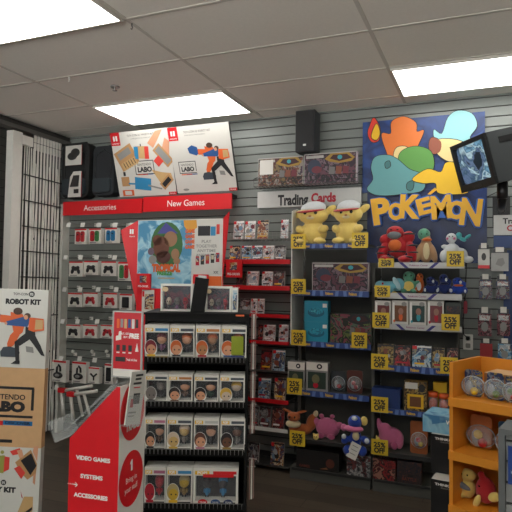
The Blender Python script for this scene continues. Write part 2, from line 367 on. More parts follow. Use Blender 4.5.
def robot_art(q, X, Z, s, y):
    """a child in blue and black lunging with a card rucksack, a card robot behind; s = height"""
    P = lambda pts: [(X+a*s, Z+b*s) for a, b in pts]
    q.dec(P([(-.62,.66),(-.66,.80),(-.52,.88),(-.36,.82),(-.30,.66),(-.40,.58)]), y, pj)                # glove
    q.dec(P([(-.34,.60),(-.34,.76),(-.10,.74),(-.02,.66),(-.06,.58)]), y-.0004, orp)
    q.dec(P([(-.10,.66),(-.12,.82),(.02,.80),(.14,.78),(.22,.66),(.16,.40),(.04,.30),(-.04,.42)]), y-.0008, orp)
    q.oval(X+.04*s, Z+.84*s, .10*s, .075*s, y-.0012, mat('umber_print', '4a3428', .5))
    q.dec(P([(.00,.44),(.10,.34),(-.02,.12),(-.14,.04),(-.16,.16),(-.10,.34)]), y-.0012, orp)
    q.dec(P([(-.30,-.02),(-.24,.08),(-.10,.10),(.06,.06),(.12,-.02),(.10,-.12),(-.28,-.12)]), y-.0016, mat('slate_print', '39434c', .5))
    q.dec(P([(.26,.0),(.42,-.02),(.40,.10),(.24,.12)]), y-.0016, greyP)
    q.dec(P([(-.20,.62),(-.18,.54),(.26,.52),(.34,.70),(.20,.74)]), y-.002, pj)                          # arm and torso
    q.dec(P([(.22,.52),(.42,.50),(.44,.34),(.56,.14),(.66,-.08),(.58,-.06),(.42,.14),(.32,.26),(.12,.12),(.02,.14),(.0,.20),(.12,.30),(.22,.38)]), y-.0024, ink); q.dec(P([(.0,.20),(.10,.16),(.12,-.20),(.04,-.20)]), y-.0024, ink)  # legs
    q.dec(P([(-.06,-.26),(.13,-.26),(.13,-.19),(.04,-.19)]), y-.0024, ink)
    q.oval(X+.25*s, Z+.75*s, .07*s, .06*s, y-.0028, mat('umber_print')); q.oval(X+.22*s, Z+.72*s, .045*s, .05*s, y-.0032, skin)
    q.dec(P([(.28,.46),(.30,.72),(.60,.70),(.62,.46),(.40,.42)]), y-.0036, orp)                          # rucksack
    q.dec(P([(.42,.47),(.43,.68),(.585,.675),(.59,.485)]), y-.004, tan); q.oval(X-.20*s, Z+.58*s, .03*s, .03*s, y-.004, skin)
def labo_frame(q, cx, cz, w, y, k=1):
    h = w*.62; b = w*.035
    for a in ((cx-w/2, cx+w/2, cz+h/2-b, cz+h/2), (cx-w/2, cx+w/2, cz-h/2, cz-h/2+b), (cx-w/2, cx-w/2+b, cz-h/2, cz+h/2), (cx+w/2-b, cx+w/2, cz-h/2+h*.15, cz+h/2)): q.rect(*a, y, ink)
    q.text('NINTENDO', cx, cz+h*.22, h*.17, y, ink, w=w*.72, bold=.0)
    q.text('LABO', cx, cz-h*.14, h*.34, y, ink, w=w*.74, bold=.05)
def poster(lab, quad, kind):
    X0, X1, Yb, zb, Yt, zt_ = tilt_board(*quad); w = X1-X0; H = math.hypot(zt_-zb, Yb-Yt); an = math.atan2(Yb-Yt, zt_-zb)
    t = thing('kit_poster_board', lab, 'poster', ((X0+X1)/2, Yb, zb), (an, 0, 0))
    MB().box(-w/2, w/2, 0, .03, 0, H, dgrey, front=postw).build('board', t)
    q = MB(); y = -.001
    if kind:
        q.rect(-w/2, -w/2+.16*w, H*.80, H, y, red); ic = (-w/2+.08*w, H*.905)
        for s_ in (-1, 1): q.rect(ic[0]+s_*.022*w-.015*w, ic[0]+s_*.022*w+.015*w, ic[1]-.035*H, ic[1]+.04*H, y-.0005, wht_print)
        q.text('NINTENDO SWITCH', ic[0], H*.83, H*.018, y-.0005, wht_print, w=.12*w)
        q.rect(w/2-.13*w, w/2, 0, .045*H, y, red); q.text('Nintendo', w/2-.065*w, .022*H, .02*H, y-.0005, wht_print, w=.09*w)
    if kind == 'variety':
        q.text('TOY-CON 01 VARIETY KIT', .02*w, H*.935, H*.03, y, ink, w=.46*w, bold=.0); q.text('5 PROJECTS IN ONE KIT', .02*w, H*.885, H*.016, y, greyP, w=.34*w)
        def rp(cx, cz, a, b, ang, m, d): 
            c, s_ = math.cos(ang), math.sin(ang); q.dec([(cx*w+(c*i*a-s_*j*b)*w, cz*H+(s_*i*a+c*j*b)*w) for i, j in ((-1,-1),(1,-1),(1,1),(-1,1))], y-.0004*d, m)
        rp(-.27, .61, .17, .15, R(25), cardb, 1); rp(-.30, .67, .12, .05, R(25), greyP, 2)
        for k in range(6): rp(-.34+.045*k, .47+.018*k, .018, .06, R(25), tan, 2); 
        for k in range(5): rp(-.32+.045*k, .485+.018*k, .006, .04, R(25), ink, 3)
        rp(.0, .67, .10, .09, R(-4), tan, 1); rp(-.09, .67, .035, .09, R(-4), jbl, 2); rp(.09, .66, .035, .09, R(-4), jor, 2)
        q.tube([(-.0, y, H*.76), (-.0, y, H*.80)], .004, ink, 5)
        labo_frame(q, .015*w, H*.44, .33*w, y); 
        for k, c in enumerate((orp, crim, pj)): q.rect(-.12*w+.09*w*k, -.03*w+.09*w*k, H*.325, H*.34, y, c)
        q.dec([(.12*w,H*.80),(.28*w,H*.97),(.40*w,H*.985),(.30*w,H*.84),(.21*w,H*.72)], y, skin); q.dec([(.46*w,H*.60),(.34*w,H*.68),(.42*w,H*.86),(.49*w,H*.80)], y, skin)
        rp(.36, .60, .17, .075, R(-50), cardb, 1); rp(.36, .60, .14, .05, R(-50), greyP, 2); rp(.27, .52, .06, .06, R(-50), jor, 3)
        q.dec([(.13*w,H*.40),(.32*w,H*.08),(.47*w,H*.24),(.45*w,H*.33),(.30*w,H*.35)], y, tan); rp(.36, .20, .11, .06, R(40), cardb, 2); rp(.36, .20, .08, .035, R(40), ink, 3)
        rp(-.35, .24, .07, .07, 0, cardb, 1); rp(-.35, .36, .02, .03, 0, ink, 2); rp(-.05, .19, .14, .09, R(-8), jbl, 1); rp(-.23, .2, .07, .012, R(-5), jbl, 2); rp(.15, .13, .12, .012, R(-15), greyP, 2)
        rp(-.33, .06, .10, .045, 0, orp, 2); rp(-.33, .06, .06, .03, 0, postw, 3)
    if kind == 'robot':
        q.text('TOY-CON 02 ROBOT KIT', -.02*w, H*.915, H*.032, y, ink, w=.44*w, bold=.0); q.text('STEP INTO THE ROBOT', -.06*w, H*.865, H*.016, y, greyP, w=.34*w)
        robot_art(q, .13*w, H*.25, .52*w, y)
        labo_frame(q, -.26*w, H*.39, .29*w, y)
        for k, c in enumerate((orp, crim, pj)): q.rect(-.38*w+.09*w*k, -.29*w+.09*w*k, H*.275, H*.29, y, c)
        q.oval(-.34*w, H*.05, .05*w, .018*H, y, greyP)
    q.build('printed_art', t); return t
poster('white game kit poster with card toys and a tan keyboard printed on it', (110, 132.8, 120, 197.8, 166.5, 128, 177, 193.7), 'variety')
poster('white game kit poster showing a child lunging with an orange card rucksack', (167.2, 127.9, 177.8, 193.6, 228, 121.9, 237.5, 190.0), 'robot')

# ------------------------------------------------------------------ hooks, hanging boxes of the accessories wall
def hook(u, v, lab, Y=YW, L=.20, grp='pale display hooks of the controller wall', m=None):
    X, Z = WALL.px(u, v, Y-L)
    t = thing('display_hook', lab, 'hook', (X, YW, Z), 0, grp)
    MB().tube([(0, -.001, .004), (0, -L, .004)], .003, steel, 6).box(-.02, .02, -.006, -.001, -.012, .02, white2).build('rod', t)
    q = MB(); q.M = Matrix.Translation((0, -L, 0)) @ Matrix.Rotation(R(-14), 4, 'X'); q.box(-.023, .023, -.004, 0, -.036, .006, m or white2)
    q.build('price_plate', t); return X, Z
def hang_pack(u0, u1, v0, v1, lab, cat, kind, col=None, Y=YW-.16, depth=.05, grp=None, name=None, back=None):
    um, vm_ = (u0+u1)/2, (v0+v1)/2
    X0, X1 = WALL.px(u0, vm_, Y)[0], WALL.px(u1, vm_, Y)[0]; zt_, zb = WALL.px(um, v0, Y)[1], WALL.px(um, v1, Y)[1]
    w, h = X1-X0, zt_-zb
    t = thing(name or 'hanging_package', lab, cat, ((X0+X1)/2, Y, zb), 0, grp)
    col = col or black
    MB().box(-w/2, w/2, 0, depth, 0, h, back or white, front=white).rect(-w/2, w/2, h*.91, h, -.0008, red if kind != 'plain' else white).rect(-w*.4, w*.1, h*.04, h*.09, -.0008, greyP).build('carton', t)
    q = MB(); y = -.002
    if kind == 'pad':      # game controller
        q.ell(0, -.004, h*.52, w*.26, .012, h*.15, col); q.ell(-w*.22, -.004, h*.36, w*.10, .012, h*.20, col, (0, R(18), 0)); q.ell(w*.22, -.004, h*.36, w*.10, .012, h*.20, col, (0, R(-18), 0))
        q.ell(-w*.16, -.004, h*.58, w*.13, .013, h*.13, col); q.ell(w*.16, -.004, h*.58, w*.13, .013, h*.13, col)
        for a, b in ((-.16, .60), (.08, .48)): q.ell(a*w, -.018, b*h, w*.045, .006, w*.045, dgrey)
        q.build('controller', t)
    elif kind == 'joy':
        for s_, c in ((-1, col[0]), (1, col[1])):
            k = MB(); k.rbox(s_*w*.19-w*.15, s_*w*.19+w*.15, -.012, 0, h*.14, h*.84, c, w*.12); k.ell(s_*w*.17, -.014, h*.62, w*.05, .006, w*.05, dgrey); k.build('controller', t)
    elif kind == 'headset':
        q.ell(-w*.02, -.008, h*.32, w*.34, .014, h*.15, col); q.ell(-w*.02, -.018, h*.32, w*.17, .01, h*.08, greyP)
        q.tube([(-w*.12, -.006, h*.46), (-w*.10, -.006, h*.7), (0, -.006, h*.80), (w*.12, -.006, h*.7), (w*.14, -.006, h*.5)], w*.06, col, 6); q.build('headset', t)
    elif kind == 'device':
        q.rbox(-w*.26, w*.26, -.01, 0, h*.14, h*.82, col, w*.06); q.rect(-w*.17, w*.17, h*.26, h*.72, -.011, dgrey); q.build('case', t)
    elif kind == 'cable':
        q.tube([(-w*.3, -.004, h*.6), (0, -.004, h*.42), (w*.28, -.004, h*.62)], w*.07, col, 6).tube([(0, -.004, h*.42), (0, -.004, h*.2)], w*.05, col, 6); q.build('cable', t)
    return t
rows_h = [(223.5, (69, 83, 99.5, 115.5, 132)), (256, (66, 81, 97, 115)), (288, (65, 80.6, 98.6, 116.6)), (320, (63, 78, 97.6)), (357, (61.5, 80, 95)), (386, (57,))]
rn = ['top', 'second', 'third', 'fourth', 'fifth', 'lowest']
for r_, (v, us) in enumerate(rows_h):
    for k, u in enumerate(us):
        hook(u, v+(1.5 if k > 1 and r_ == 4 else 0), 'white price plate hook in the %s row of the controller wall, %s from the left' % (rn[r_], ['first', 'second', 'third', 'fourth', 'fifth'][k]) if len(us) > 1 else 'white price plate hook low by the corner strip, under the headset packs')
for k, u in enumerate((72.6, 91.8, 106.4)):
    X, Z = WALL.px(u, 351.5, YW-.03)
    tag(MB().ell(0, 0, 0, .018, .012, .018, white2).tube([(0, 0, 0), (0, .028, 0)], .006, white2).build('slat_peg', loc=(X, YW-.029, Z)), 'round pale knob on the slats below the red controllers, %s of three' % ['left', 'middle', 'right'][k], 'knob', 'pale knobs on the slats')
CG = 'boxed controllers hanging on the accessories wall'
cred, cblk, cgrn, cblu = mat('controller_red', 'b3202a', .35), mat('controller_black', '1b1b1e', .35), mat('controller_green', '3c7a45', .35), mat('controller_blue', '2a78a8', .35)
hang_pack(74.8, 86.5, 229, 244, 'boxed pair of small red controllers under the Accessories sign', 'controller', 'joy', (cred, cred), grp=CG)
hang_pack(89, 101, 228.5, 243.5, 'boxed pair of small controllers, one red and one green', 'controller', 'joy', (cred, cgrn), grp=CG)
hang_pack(105, 117, 228, 243, 'boxed pair of small blue controllers', 'controller', 'joy', (cblu, cblu), grp=CG)
hang_pack(69, 82.5, 261.5, 276.5, 'boxed black controller at the left end of the second row', 'controller', 'pad', cblk, grp=CG)
hang_pack(84, 98, 261, 275, 'boxed black controller, middle of the three black ones in the second row', 'controller', 'pad', cblk, grp=CG)
hang_pack(101.2, 116, 261.5, 276, 'boxed black controller with a wide red top, right of two black ones', 'controller', 'pad', cblk, grp=CG)
hang_pack(118, 130.5, 262, 281, 'tall box with a red and a green grip beside the red display wing', 'controller', 'joy', (cgrn, cred), grp=CG)
hang_pack(68, 82, 293, 307, 'boxed black controller left of the two red ones in the third row', 'controller', 'pad', cblk, grp=CG)
hang_pack(83.2, 97.6, 292.5, 306.5, 'boxed red controller next to the black one in the third row', 'controller', 'pad', cred, grp=CG)
hang_pack(103, 117.2, 293, 308, 'boxed red controller at the right of the third row', 'controller', 'pad', cred, grp=CG)
hang_pack(119.6, 132, 294, 310, 'white box with a black console case above the framed red offer sign', 'case', 'device', cblk, grp=CG)
hang_pack(66, 80.4, 324.8, 337.8, 'boxed black controller in the fourth row', 'controller', 'pad', cblk, grp=CG)
hang_pack(82.8, 97.4, 324.8, 338, 'boxed bright red controller in the fourth row next to the black one', 'controller', 'pad', cred, grp=CG)
hang_pack(100.5, 114.5, 325, 338.5, 'boxed red controller half hidden by the framed offer sign', 'controller', 'pad', cred, grp=CG)
hang_pack(51.8, 65.8, 360.5, 382, 'white headset pack hanging nearest the folded gate', 'headset', 'headset', cblk)
hang_pack(72, 86, 362, 383, 'white headset pack between the gate side headset and the cable pack', 'headset', 'headset', cblk)
hang_pack(88.5, 99.2, 367.5, 383.5, 'small white cable pack below the controllers', 'cable', 'cable', cblk)
hang_pack(104.5, 113, 364, 384, 'white pack partly behind the framed offer sign', 'package', 'device', cblk)
# open white frames: steering wheel style grips in red-tipped bent frames
def bent_frame(u0, v0, u1, v1, u2, v2, lab, Y):
    a, b, c = [WALL.px(*p, Y) for p in ((u0, v0), (u1, v1), (u2, v2))]
    ox, oz = b; q = MB(); t = thing('accessory_frame', lab, 'frame', (ox, Y, oz), 0, 'white open frames under the headsets')
    q.tube([(a[0]-ox, 0, a[1]-oz), (0, 0, 0)], .016, white, 8).tube([(0, 0, 0), (c[0]-ox, 0, c[1]-oz)], .016, white, 8).tube([(.5*(c[0]-ox), 0, .5*(c[1]-oz)), (.5*(c[0]-ox)+a[0]-ox+.04, 0, .5*(c[1]-oz)+a[1]-oz+.02)], .014, white, 8); q.build('rail', t)
    k = MB(); k.box(-.03, .05, -.02, .02, -.012, .03, red); k.build('corner_cap', t)
    MB().tube([(0, .015, 0), (0, YW-Y-.001, .0)], .004, steel, 6).build('peg', t)
bent_frame(64, 420, 61.5, 391, 92, 386, 'white bent frame with red corner, left one above the acrylic tray', YW-.22)
bent_frame(73.5, 421, 70.5, 395, 97, 391, 'white bent frame with red corner, nearer the kiosk tray', YW-.30)

# packs and bags high up in the corner
q = MB()
def bag(u0, u1, v0, v1, lab, Y, pocket=True, c='22262a'):
    um, vm_ = (u0+u1)/2, (v0+v1)/2
    X0, X1 = WALL.px(u0, vm_, Y)[0], WALL.px(u1, vm_, Y)[0]; zt_, zb = WALL.px(um, v0, Y)[1], WALL.px(um, v1, Y)[1]
    w, h = X1-X0, zt_-zb; m = mat('bag_nylon_'+c, c, .7, bump=.2, bscale=120)
    t = thing('backpack', lab, 'bag', ((X0+X1)/2, Y, zb))
    k = MB(); k.rbox(-w/2, w/2, 0, .14, 0, h, m, w*.22, 5); k.build('main_body', t, bevel=.02)
    k = MB(); k.rbox(-w*.40, w*.40, -.035, .01, h*.06, h*.34 if pocket else h*.5, mat('bag_pocket', '2b3338', .65), w*.08, 4); k.build('pocket', t, bevel=.008)
    MB().tube([(-w*.12, .12, h*.97), (-w*.1, .12, h+.03), (w*.1, .12, h+.03), (w*.12, .12, h*.97)], .008, m, 6).build('handle', t)
    MB().tube([(-w*.36, -.003, h*.36), (-w*.38, -.003, h*.8), (0, -.003, h*.93), (w*.38, -.003, h*.8), (w*.36, -.003, h*.36)], .004, black, 6).build('zip', t)
bag(93, 114, 146, 195.5, 'large black backpack left of the card toy poster', YW-.145)
bag(62, 89, 143, 198, 'dark backpack behind the two small white packs in the corner', YW-.142, c='1d1f1f')
def die_pack(u0, u1, v0, v1, lab, k):
    Y = YW-.20; um, vm_ = (u0+u1)/2, (v0+v1)/2
    X0, X1 = WALL.px(u0, vm_, Y)[0], WALL.px(u1, vm_, Y)[0]; zt_, zb = WALL.px(um, v0, Y)[1], WALL.px(um, v1, Y)[1]; w, h = X1-X0, zt_-zb
    t = thing('hanging_package', lab, 'package', ((X0+X1)/2, Y, zb))
    MB().prism([(-w/2, 0), (w/2, 0), (w/2, h), (-w*.1 if k else -w/2, h), (-w*.35 if k else -w/2, h*.8 if k else h)], 0, .008, redd, front=postw).build('card', t)
    q = MB()
    if k: q.prism([(-w*.3, h*.40), (w*.3, h*.40), (w*.36, h*.84), (-w*.05, h*.84)], -.012, 0, dgrey).box(0, w*.32, -.01, 0, h*.14, h*.3, blackp)
    else: q.ell(-w*.06, -.004, h*.45, w*.30, .012, h*.2, dgrey).ell(w*.12, -.004, h*.62, w*.28, .014, h*.22, dgrey)
    q.build('grip', t)
    MB().tube([(0, .008, h-.01), (0, .04, h-.01)], .003, steel, 6).build('peg', t)
die_pack(65.5, 81.5, 145.5, 165, 'white and red pack with a dark oval strap, upper of two by the corner', 0)
die_pack(68, 81, 171.5, 197, 'slanted white pack with a dark pouch standing on the red sign, lower of two', 1)
# ------------------------------------------------------------------ printed art palettes
A = {}
A['icy'] = art('art_icy', ['cfd0cf', 'a9b4bd', 'dcdcd9', 'b08a86', 'c4c6c6', '7d8792'], 14)
A['blue'] = art('art_blue', ['2c5c90', '6b9dba', 'aebfc8', '3a4a66', '8f8a74', '24406e'], 14)
A['warm'] = art('art_warm', ['8a3a30', 'b07c44', 'c4b89e', '5a3026', '46587c', '96948c'], 16)
A['grey'] = art('art_grey', ['2c2e32', '6c6e70', '9c9c98', '46484c', '6a3434', '1c1c20'], 16)
A['red'] = art('art_red', ['5a1a1c', '8c2426', '2a1618', '9a6a5a', '401618'], 14)
A['dark'] = art('art_dark', ['141416', '2a2226', '3b2a24', '1a1e2a', '5a3328'], 20)
A['purple'] = art('art_purple', ['1e1222', '6a1c38', '4a2030', '221c30', '7a1c2c'], 18)
A['tcg'] = art('art_battle', ['4c2224', '75603c', '262022', '6c4030', '8a8278', '3c2a3c'], 12)
A['tcgp'] = art('art_violet_battle', ['2c1e2c', '58303e', '201a22', '6a5660', '48242c'], 12)
A['green'] = art('art_green', ['26402a', '5c6a34', '1a241c', '7a3a48', '4c6050', '2a2832'], 12)
A['teal'] = art('art_teal', ['1f7f96', '2a9ab4', '1b6d88', '4ab0c0'], 22)
A['gold'] = art('art_gold', ['8a6c34', '4c3820', 'a08850', '2e241a', '74582a'], 16)
A['pack'] = art('art_card_pack', ['30333a', '77787a', '5a2c36', '2c4060', '807a66', '1a1a20'], 24)
A['packr'] = art('art_red_pack', ['642430', '937072', '34181e', '843c48', '241a1c'], 24)
A['sky'] = art('art_sky', ['3f80aa', '6aa4c2', '8cbacc', '3a74a0'], 6, blur=True)
A['ball'] = art('art_blister_card', ['263e78', '8e783a', '1c2a50', '6c7278', '6a3226'], 18)
A['tv'] = art('art_screen', ['1e3348', '6f9cb4', '35607c', 'a8c0c8', '2a4a60', '5a6f90', '16222c'], 7, emit=.8, blur=True)
shelfred = mat('shelf_red', 'c4161f', .4); shelfgrey = mat('shelf_metal', '4a4a48', .5, metal=.2); bayblk = mat('bay_black', '50504b', .65)

# ------------------------------------------------------------------ new games shelves on the wall
YF = YW-.24
def zof(u, v, Y): return WALL.px(u, v, Y)[1]
def xof(u, v, Y): return WALL.px(u, v, Y)[0]
SH = {}
t0 = thing('game_shelving', 'wall shelving of red fronted shelves packed with video games', 'shelves', (0, 0, 0))
XR_ = xof(289.5, 300, YF); XL_ = xof(150, 300, YF)
for key, vt, vb, u, m in (('A', 259.3, 264, 262, shelfred), ('B', 285.8, 290.2, 268, shelfred), ('C', 314, 317.6, 268, shelfred), ('D', 341, 344.2, 268, shelfred), ('E', 370.3, 372, 270, shelfgrey), ('F', 399, 403, 268, shelfred), ('G', 427.5, 431, 266, white2), ('H', 464.5, 466, 266, shelfgrey)):
    z1, z0 = zof(u, vt, YF), zof(u, vb, YF); xl = XL_ if key < 'G' else -2.75
    s_ = MB().box(xl, XR_, YF+.012, YW-.001, z1-.016, z1-.004, shelfgrey).build('shelf', t0)
    q = MB().box(xl, XR_, YF, YF+.012, z0, z1, m)
    if m is shelfred:
        for xx in (-2.0, -2.6): q.text('Nintendo Switch', xx, (z0+z1)/2, (z1-z0)*.35, YF-.001, wht_print, bold=0)
    q.build('price_strip', s_)
    SH[key] = z1-.004
MB().box(XL_, XL_+.02, YW-.02, YW-.001, .1, SH['A']+.3, shelfgrey).box(XR_-.02, XR_-.001, YW-.02, YW-.001, .1, SH['A']+.2, shelfgrey).build('upright_rail', t0)
# wire rack with the top row of cases
zt_ = zof(262, 238.5, YF); SH['W'] = zt_
q = MB()
for k in range(15):
    x = xof(231, 238, YF)+ (XR_-xof(231, 238, YF))*k/14
    q.tube([(x, YF-.01, zt_+.05), (x, YF-.01, zt_-.004), (x, YW-.001, zt_-.004)], .0016, steel, 5)
for yy, zz in ((YF-.01, zt_+.05), (YF-.01, zt_+.025), (YF-.01, zt_-.004), (YF+.09, zt_-.004), (YF+.19, zt_-.004)): q.tube([(xof(231, 238, YF), yy, zz), (XR_, yy, zz)], .002, steel, 5)
tag(q.build('wire_rack'), 'thin wire rack holding the topmost row of pale game cases', 'rack')

def case(shelf, u0, u1, vt, lab, a, grp, Y=YF+.03, top=None, name='game_case', d=.014, lean=7, cat='video game'):
    z0 = SH[shelf] if isinstance(shelf, str) else shelf
    vm_ = vt+10; X0, X1 = xof(u0, vm_, Y), xof(u1, vm_, Y); h = (zof((u0+u1)/2, vt, Y+.015)-z0)/math.cos(R(lean)); w = X1-X0-.003
    q = MB().box(-w/2, w/2, 0, d, 0, h, mat('case_plastic', 'd9d9d6', .25), front=A[a] if a in A else a)
    if top: q.rect(-w/2, w/2, h*.88, h, -.0006, top)
    rr = random.Random(lab); cols = [ink, mat('wine_print', '6a2834', .5), mat('night_print', '2c3448', .5), mat('russet_print', '7c4430', .5), greyP, mat('haze_print', 'a9b0b4', .5), mat('fog_blue_print', '6f8ca4', .5), mat('mid_grey_print', '6c6a68', .5)]
    q.rect(-w*.5, w*.5, h*.90, h*.975, -.0008, wht_print if a in ('icy', 'blue') else ink)
    for k in range(4): q.oval(w*rr.uniform(-.25, .28), h*rr.uniform(.30, .72), w*rr.uniform(.10, .22), h*rr.uniform(.07, .15), -.001-.0003*k, rr.choice(cols), rot=rr.uniform(-.6, .6), n=10)
    q.rect(-w*.38, w*rr.uniform(.1, .4), h*.12, h*.20, -.0025, rr.choice([wht_print, yel2, crim, ink]))
    q.rect(-w/2, -w/2+w*.24, h*.82, h*.975, -.0012, red if a in ('icy', 'blue', 'warm') else ink)
    o = q.build(name, loc=((X0+X1)/2, Y, z0), rot=(R(-lean), 0, 0))
    tag(o, lab, cat, grp); return o
g_ = 'game cases on the wall shelves'
case('W', 233, 243.5, 221, 'white and blue game case at the left end of the wire rack', 'icy', g_)
case('W', 244.5, 255, 221, 'very pale game case, second on the wire rack', 'icy', g_)
case('W', 257, 268, 220.3, 'pale case with red figures standing apart on the wire rack', 'warm', g_)
case('W', 280.3, 288, 219.5, 'pale case half hidden by the white panel beside the capped plush toys', 'icy', g_)
for i, (a, b_, k, lab) in enumerate(((229, 240, 'warm', 'colourful game case on the first red shelf right beside the cardboard display'), (241, 251, 'blue', 'blue game case on the first red shelf above the small red card sign'), (251.4, 262, 'blue', 'blue and white game case in the middle of the first red shelf'), (262.6, 273.6, 'icy', 'pale blue game case, second from the right on the first red shelf'), (274.2, 285.4, 'grey', 'dark game case at the right end of the first red shelf'))):
    case('A', a, b_, 245.5, lab, k, g_)
for a, b_, k, lab in ((236, 246.5, 'green', 'green edged game case on the second red shelf behind the card sign'), (247, 258.4, 'icy', 'white game case on the second red shelf next to the green one'), (261.6, 272.4, 'icy', 'white game case in the right half of the second red shelf'), (273, 284.4, 'grey', 'grey game case near the right end of the second red shelf')):
    case('B', a, b_, 271.2, lab, k, g_)
for a, b_, k, lab in ((239.5, 250.2, 'grey', 'grey game case at the left of the third red shelf'), (250.6, 256.8, 'icy', 'narrow pale game case on the third red shelf'), (257.2, 264, 'icy', 'pale game case on the third red shelf beside the empty wire part')):
    case('C', a, b_, 298.5, lab, k, g_)
for a, b_, k, lab in ((257.6, 263, 'red', 'thin dark red case on the fourth red shelf'), (263.4, 275, 'icy', 'white and red game case in the middle of the fourth red shelf'), (278.6, 288, 'icy', 'white game case at the right end of the fourth red shelf')):
    case('D', a, b_, 324.5, lab, k, g_)
for a, b_, k, lab in ((260.4, 271.6, 'red', 'red covered game case on the grey edged shelf'), (272.2, 284.6, 'blue', 'blue and white game case beside the red one on the grey edged shelf')):
    case('E', a, b_, 350, lab, k, g_)
for a, b_, k, lab in ((257.8, 270, 'blue', 'bright blue game case on the lowest red shelf'), (274, 285.4, 'warm', 'multicoloured game case on the lowest red shelf')):
    case('F', a, b_, 378, lab, k, g_)
for a, b_, k, lab in ((250.5, 258.4, 'grey', 'grey case next to the black rack on the white edged shelf'), (258.8, 270.4, 'grey', 'black and grey case in the middle of the white edged shelf'), (271.6, 284, 'red', 'red patterned case at the right of the white edged shelf')):
    case('G', a, b_, 406.5, lab, k, g_)
for a, b_, k, lab in ((247.6, 258.6, 'grey', 'pale topped game case on the bottom shelf next to the black rack'), (270.2, 283.6, 'warm', 'brown and red game case alone on the bottom shelf')):
    case('H', a, b_, 442.5, lab, k, g_)
q = MB(); X0, X1 = xof(226, 268, YF-.02), xof(241.7, 268, YF-.02); z0, z1 = zof(234, 277.5, YF-.02), zof(234, 260, YF-.02); w, h = X1-X0, z1-z0
t = thing('shelf_sign', 'small red card sign clipped to the first red shelf', 'sign', ((X0+X1)/2, YF-.02, z0))
MB().box(-w/2, w/2, 0, .018, 0, h, red).build('card', t)
MB().rect(-w*.25, w*.2, h*.42, h*.86, -.001, A['warm']).text('PRE-ORDER', 0, h*.2, h*.13, -.001, wht_print, w=w*.8).build('printed_art', t)

# ------------------------------------------------------------------ wire basket with two big card boxes above the sign
YB2 = YW-.22
z0 = zof(308, 184, YB2); X0, X1 = xof(254, 170, YB2), xof(357.5, 170, YB2)
q = MB()
for k in range(26):
    x = X0+(X1-X0)*k/25; q.tube([(x, YB2, z0+.065), (x, YB2, z0), (x, YW-.001, z0)], .0016, black, 5)
for yy, zz in ((YB2, z0+.065), (YB2, z0+.03), (YB2, z0), (YB2+.1, z0), (YW-.01, z0), (YW-.006, z0+.14)): q.tube([(X0, yy, zz), (X1, yy, zz)], .0022, black, 5)
for x in (X0, X1): q.tube([(x, YB2, z0+.065), (x, YW-.006, z0+.14)], .0022, black, 5)
tag(q.build('wire_basket'), 'black wire wall basket above the long white sign', 'basket')
def tcg_box(u0, u1, vt, z0, Y, lab, a, depth=.06, lean=0, blot=None, name='card_set_box', style=0):
    X0, X1 = xof(u0, vt+15, Y), xof(u1, vt+15, Y); h = zof((u0+u1)/2, vt, Y)-z0; w = X1-X0
    t = thing(name, lab, 'box', ((X0+X1)/2, Y, z0), (R(-lean), 0, 0))
    cm = mat('box_card_'+a, {'tcg': 'b9b2a6', 'tcgp': 'b5a3ac', 'green': '4a5a4a'}.get(a, '8a8a86'), .4)
    MB().box(-w/2, w/2, 0, depth, 0, h, cm, front=A[a]).build('carton', t)
    q = MB(); y = -.001
    pf_ = mat('box_border_print', 'a8a5a0', .4); e_ = w*.012
    for a_ in ((-w/2, w/2, h-e_*1.6, h), (-w/2, w/2, 0, e_), (-w/2, -w/2+e_, 0, h), (w/2-e_, w/2, 0, h)): q.rect(*a_, y, pf_ if style != 2 else ink)
    if style != 2: q.rect(-w*.46, -w*.12, h*.84, h*.93, y, pf_)
    q.dec([(-w*.10, h*.80), (w*.02, h*.97), (w*.36, h*.97), (w*.47, h*.80), (w*.40, h*.68), (w*.18, h*.64), (-.0, h*.70)], y, mat('ochre_print', '9c7c30', .5) if style != 2 else ink)
    q.dec([(-.0, h*.80), (w*.06, h*.92), (w*.32, h*.92), (w*.42, h*.78), (w*.18, h*.70)], y-.0006, mat('oxblood_print', '3c1a1c', .5)); q.oval(w*.19, h*.83, w*.045, h*.07, y-.0012, tealC)
    for k in range(3): q.dec([(w*(-.02+.13*k), h*.30), (w*(.09+.13*k), h*.28), (w*(.10+.13*k), h*.52), (w*(-.01+.13*k), h*.55)], y-.0006, [mat('mid_grey_print', '6c6a68', .5), mat('russet_print', '7c4430', .5), mat('wine_print', '6a2834', .5)][k])
    if style == 0: q.rect(-w*.46, -w*.16, h*.42, h*.93, y-.0006, postw); 
    if style == 1: q.oval(-w*.30, h*.56, w*.13, h*.24, y-.0006, mat('night_print', '2c3448', .5)); q.oval(-w*.25, h*.46, w*.10, h*.12, y-.001, mat('wine_print', '6a2834', .5))
    q.build('printed_art', t); return t
zb_ = z0+.003
tcg_box(258, 303.2, 157.2, zb_, YB2+.03, 'long card set box with a bright white patch, left one in the wire basket', 'tcg', style=0)
tcg_box(304, 356.5, 152.5, zb_, YB2+.03, 'long card set box with violet art, right one in the wire basket', 'tcgp', style=1)

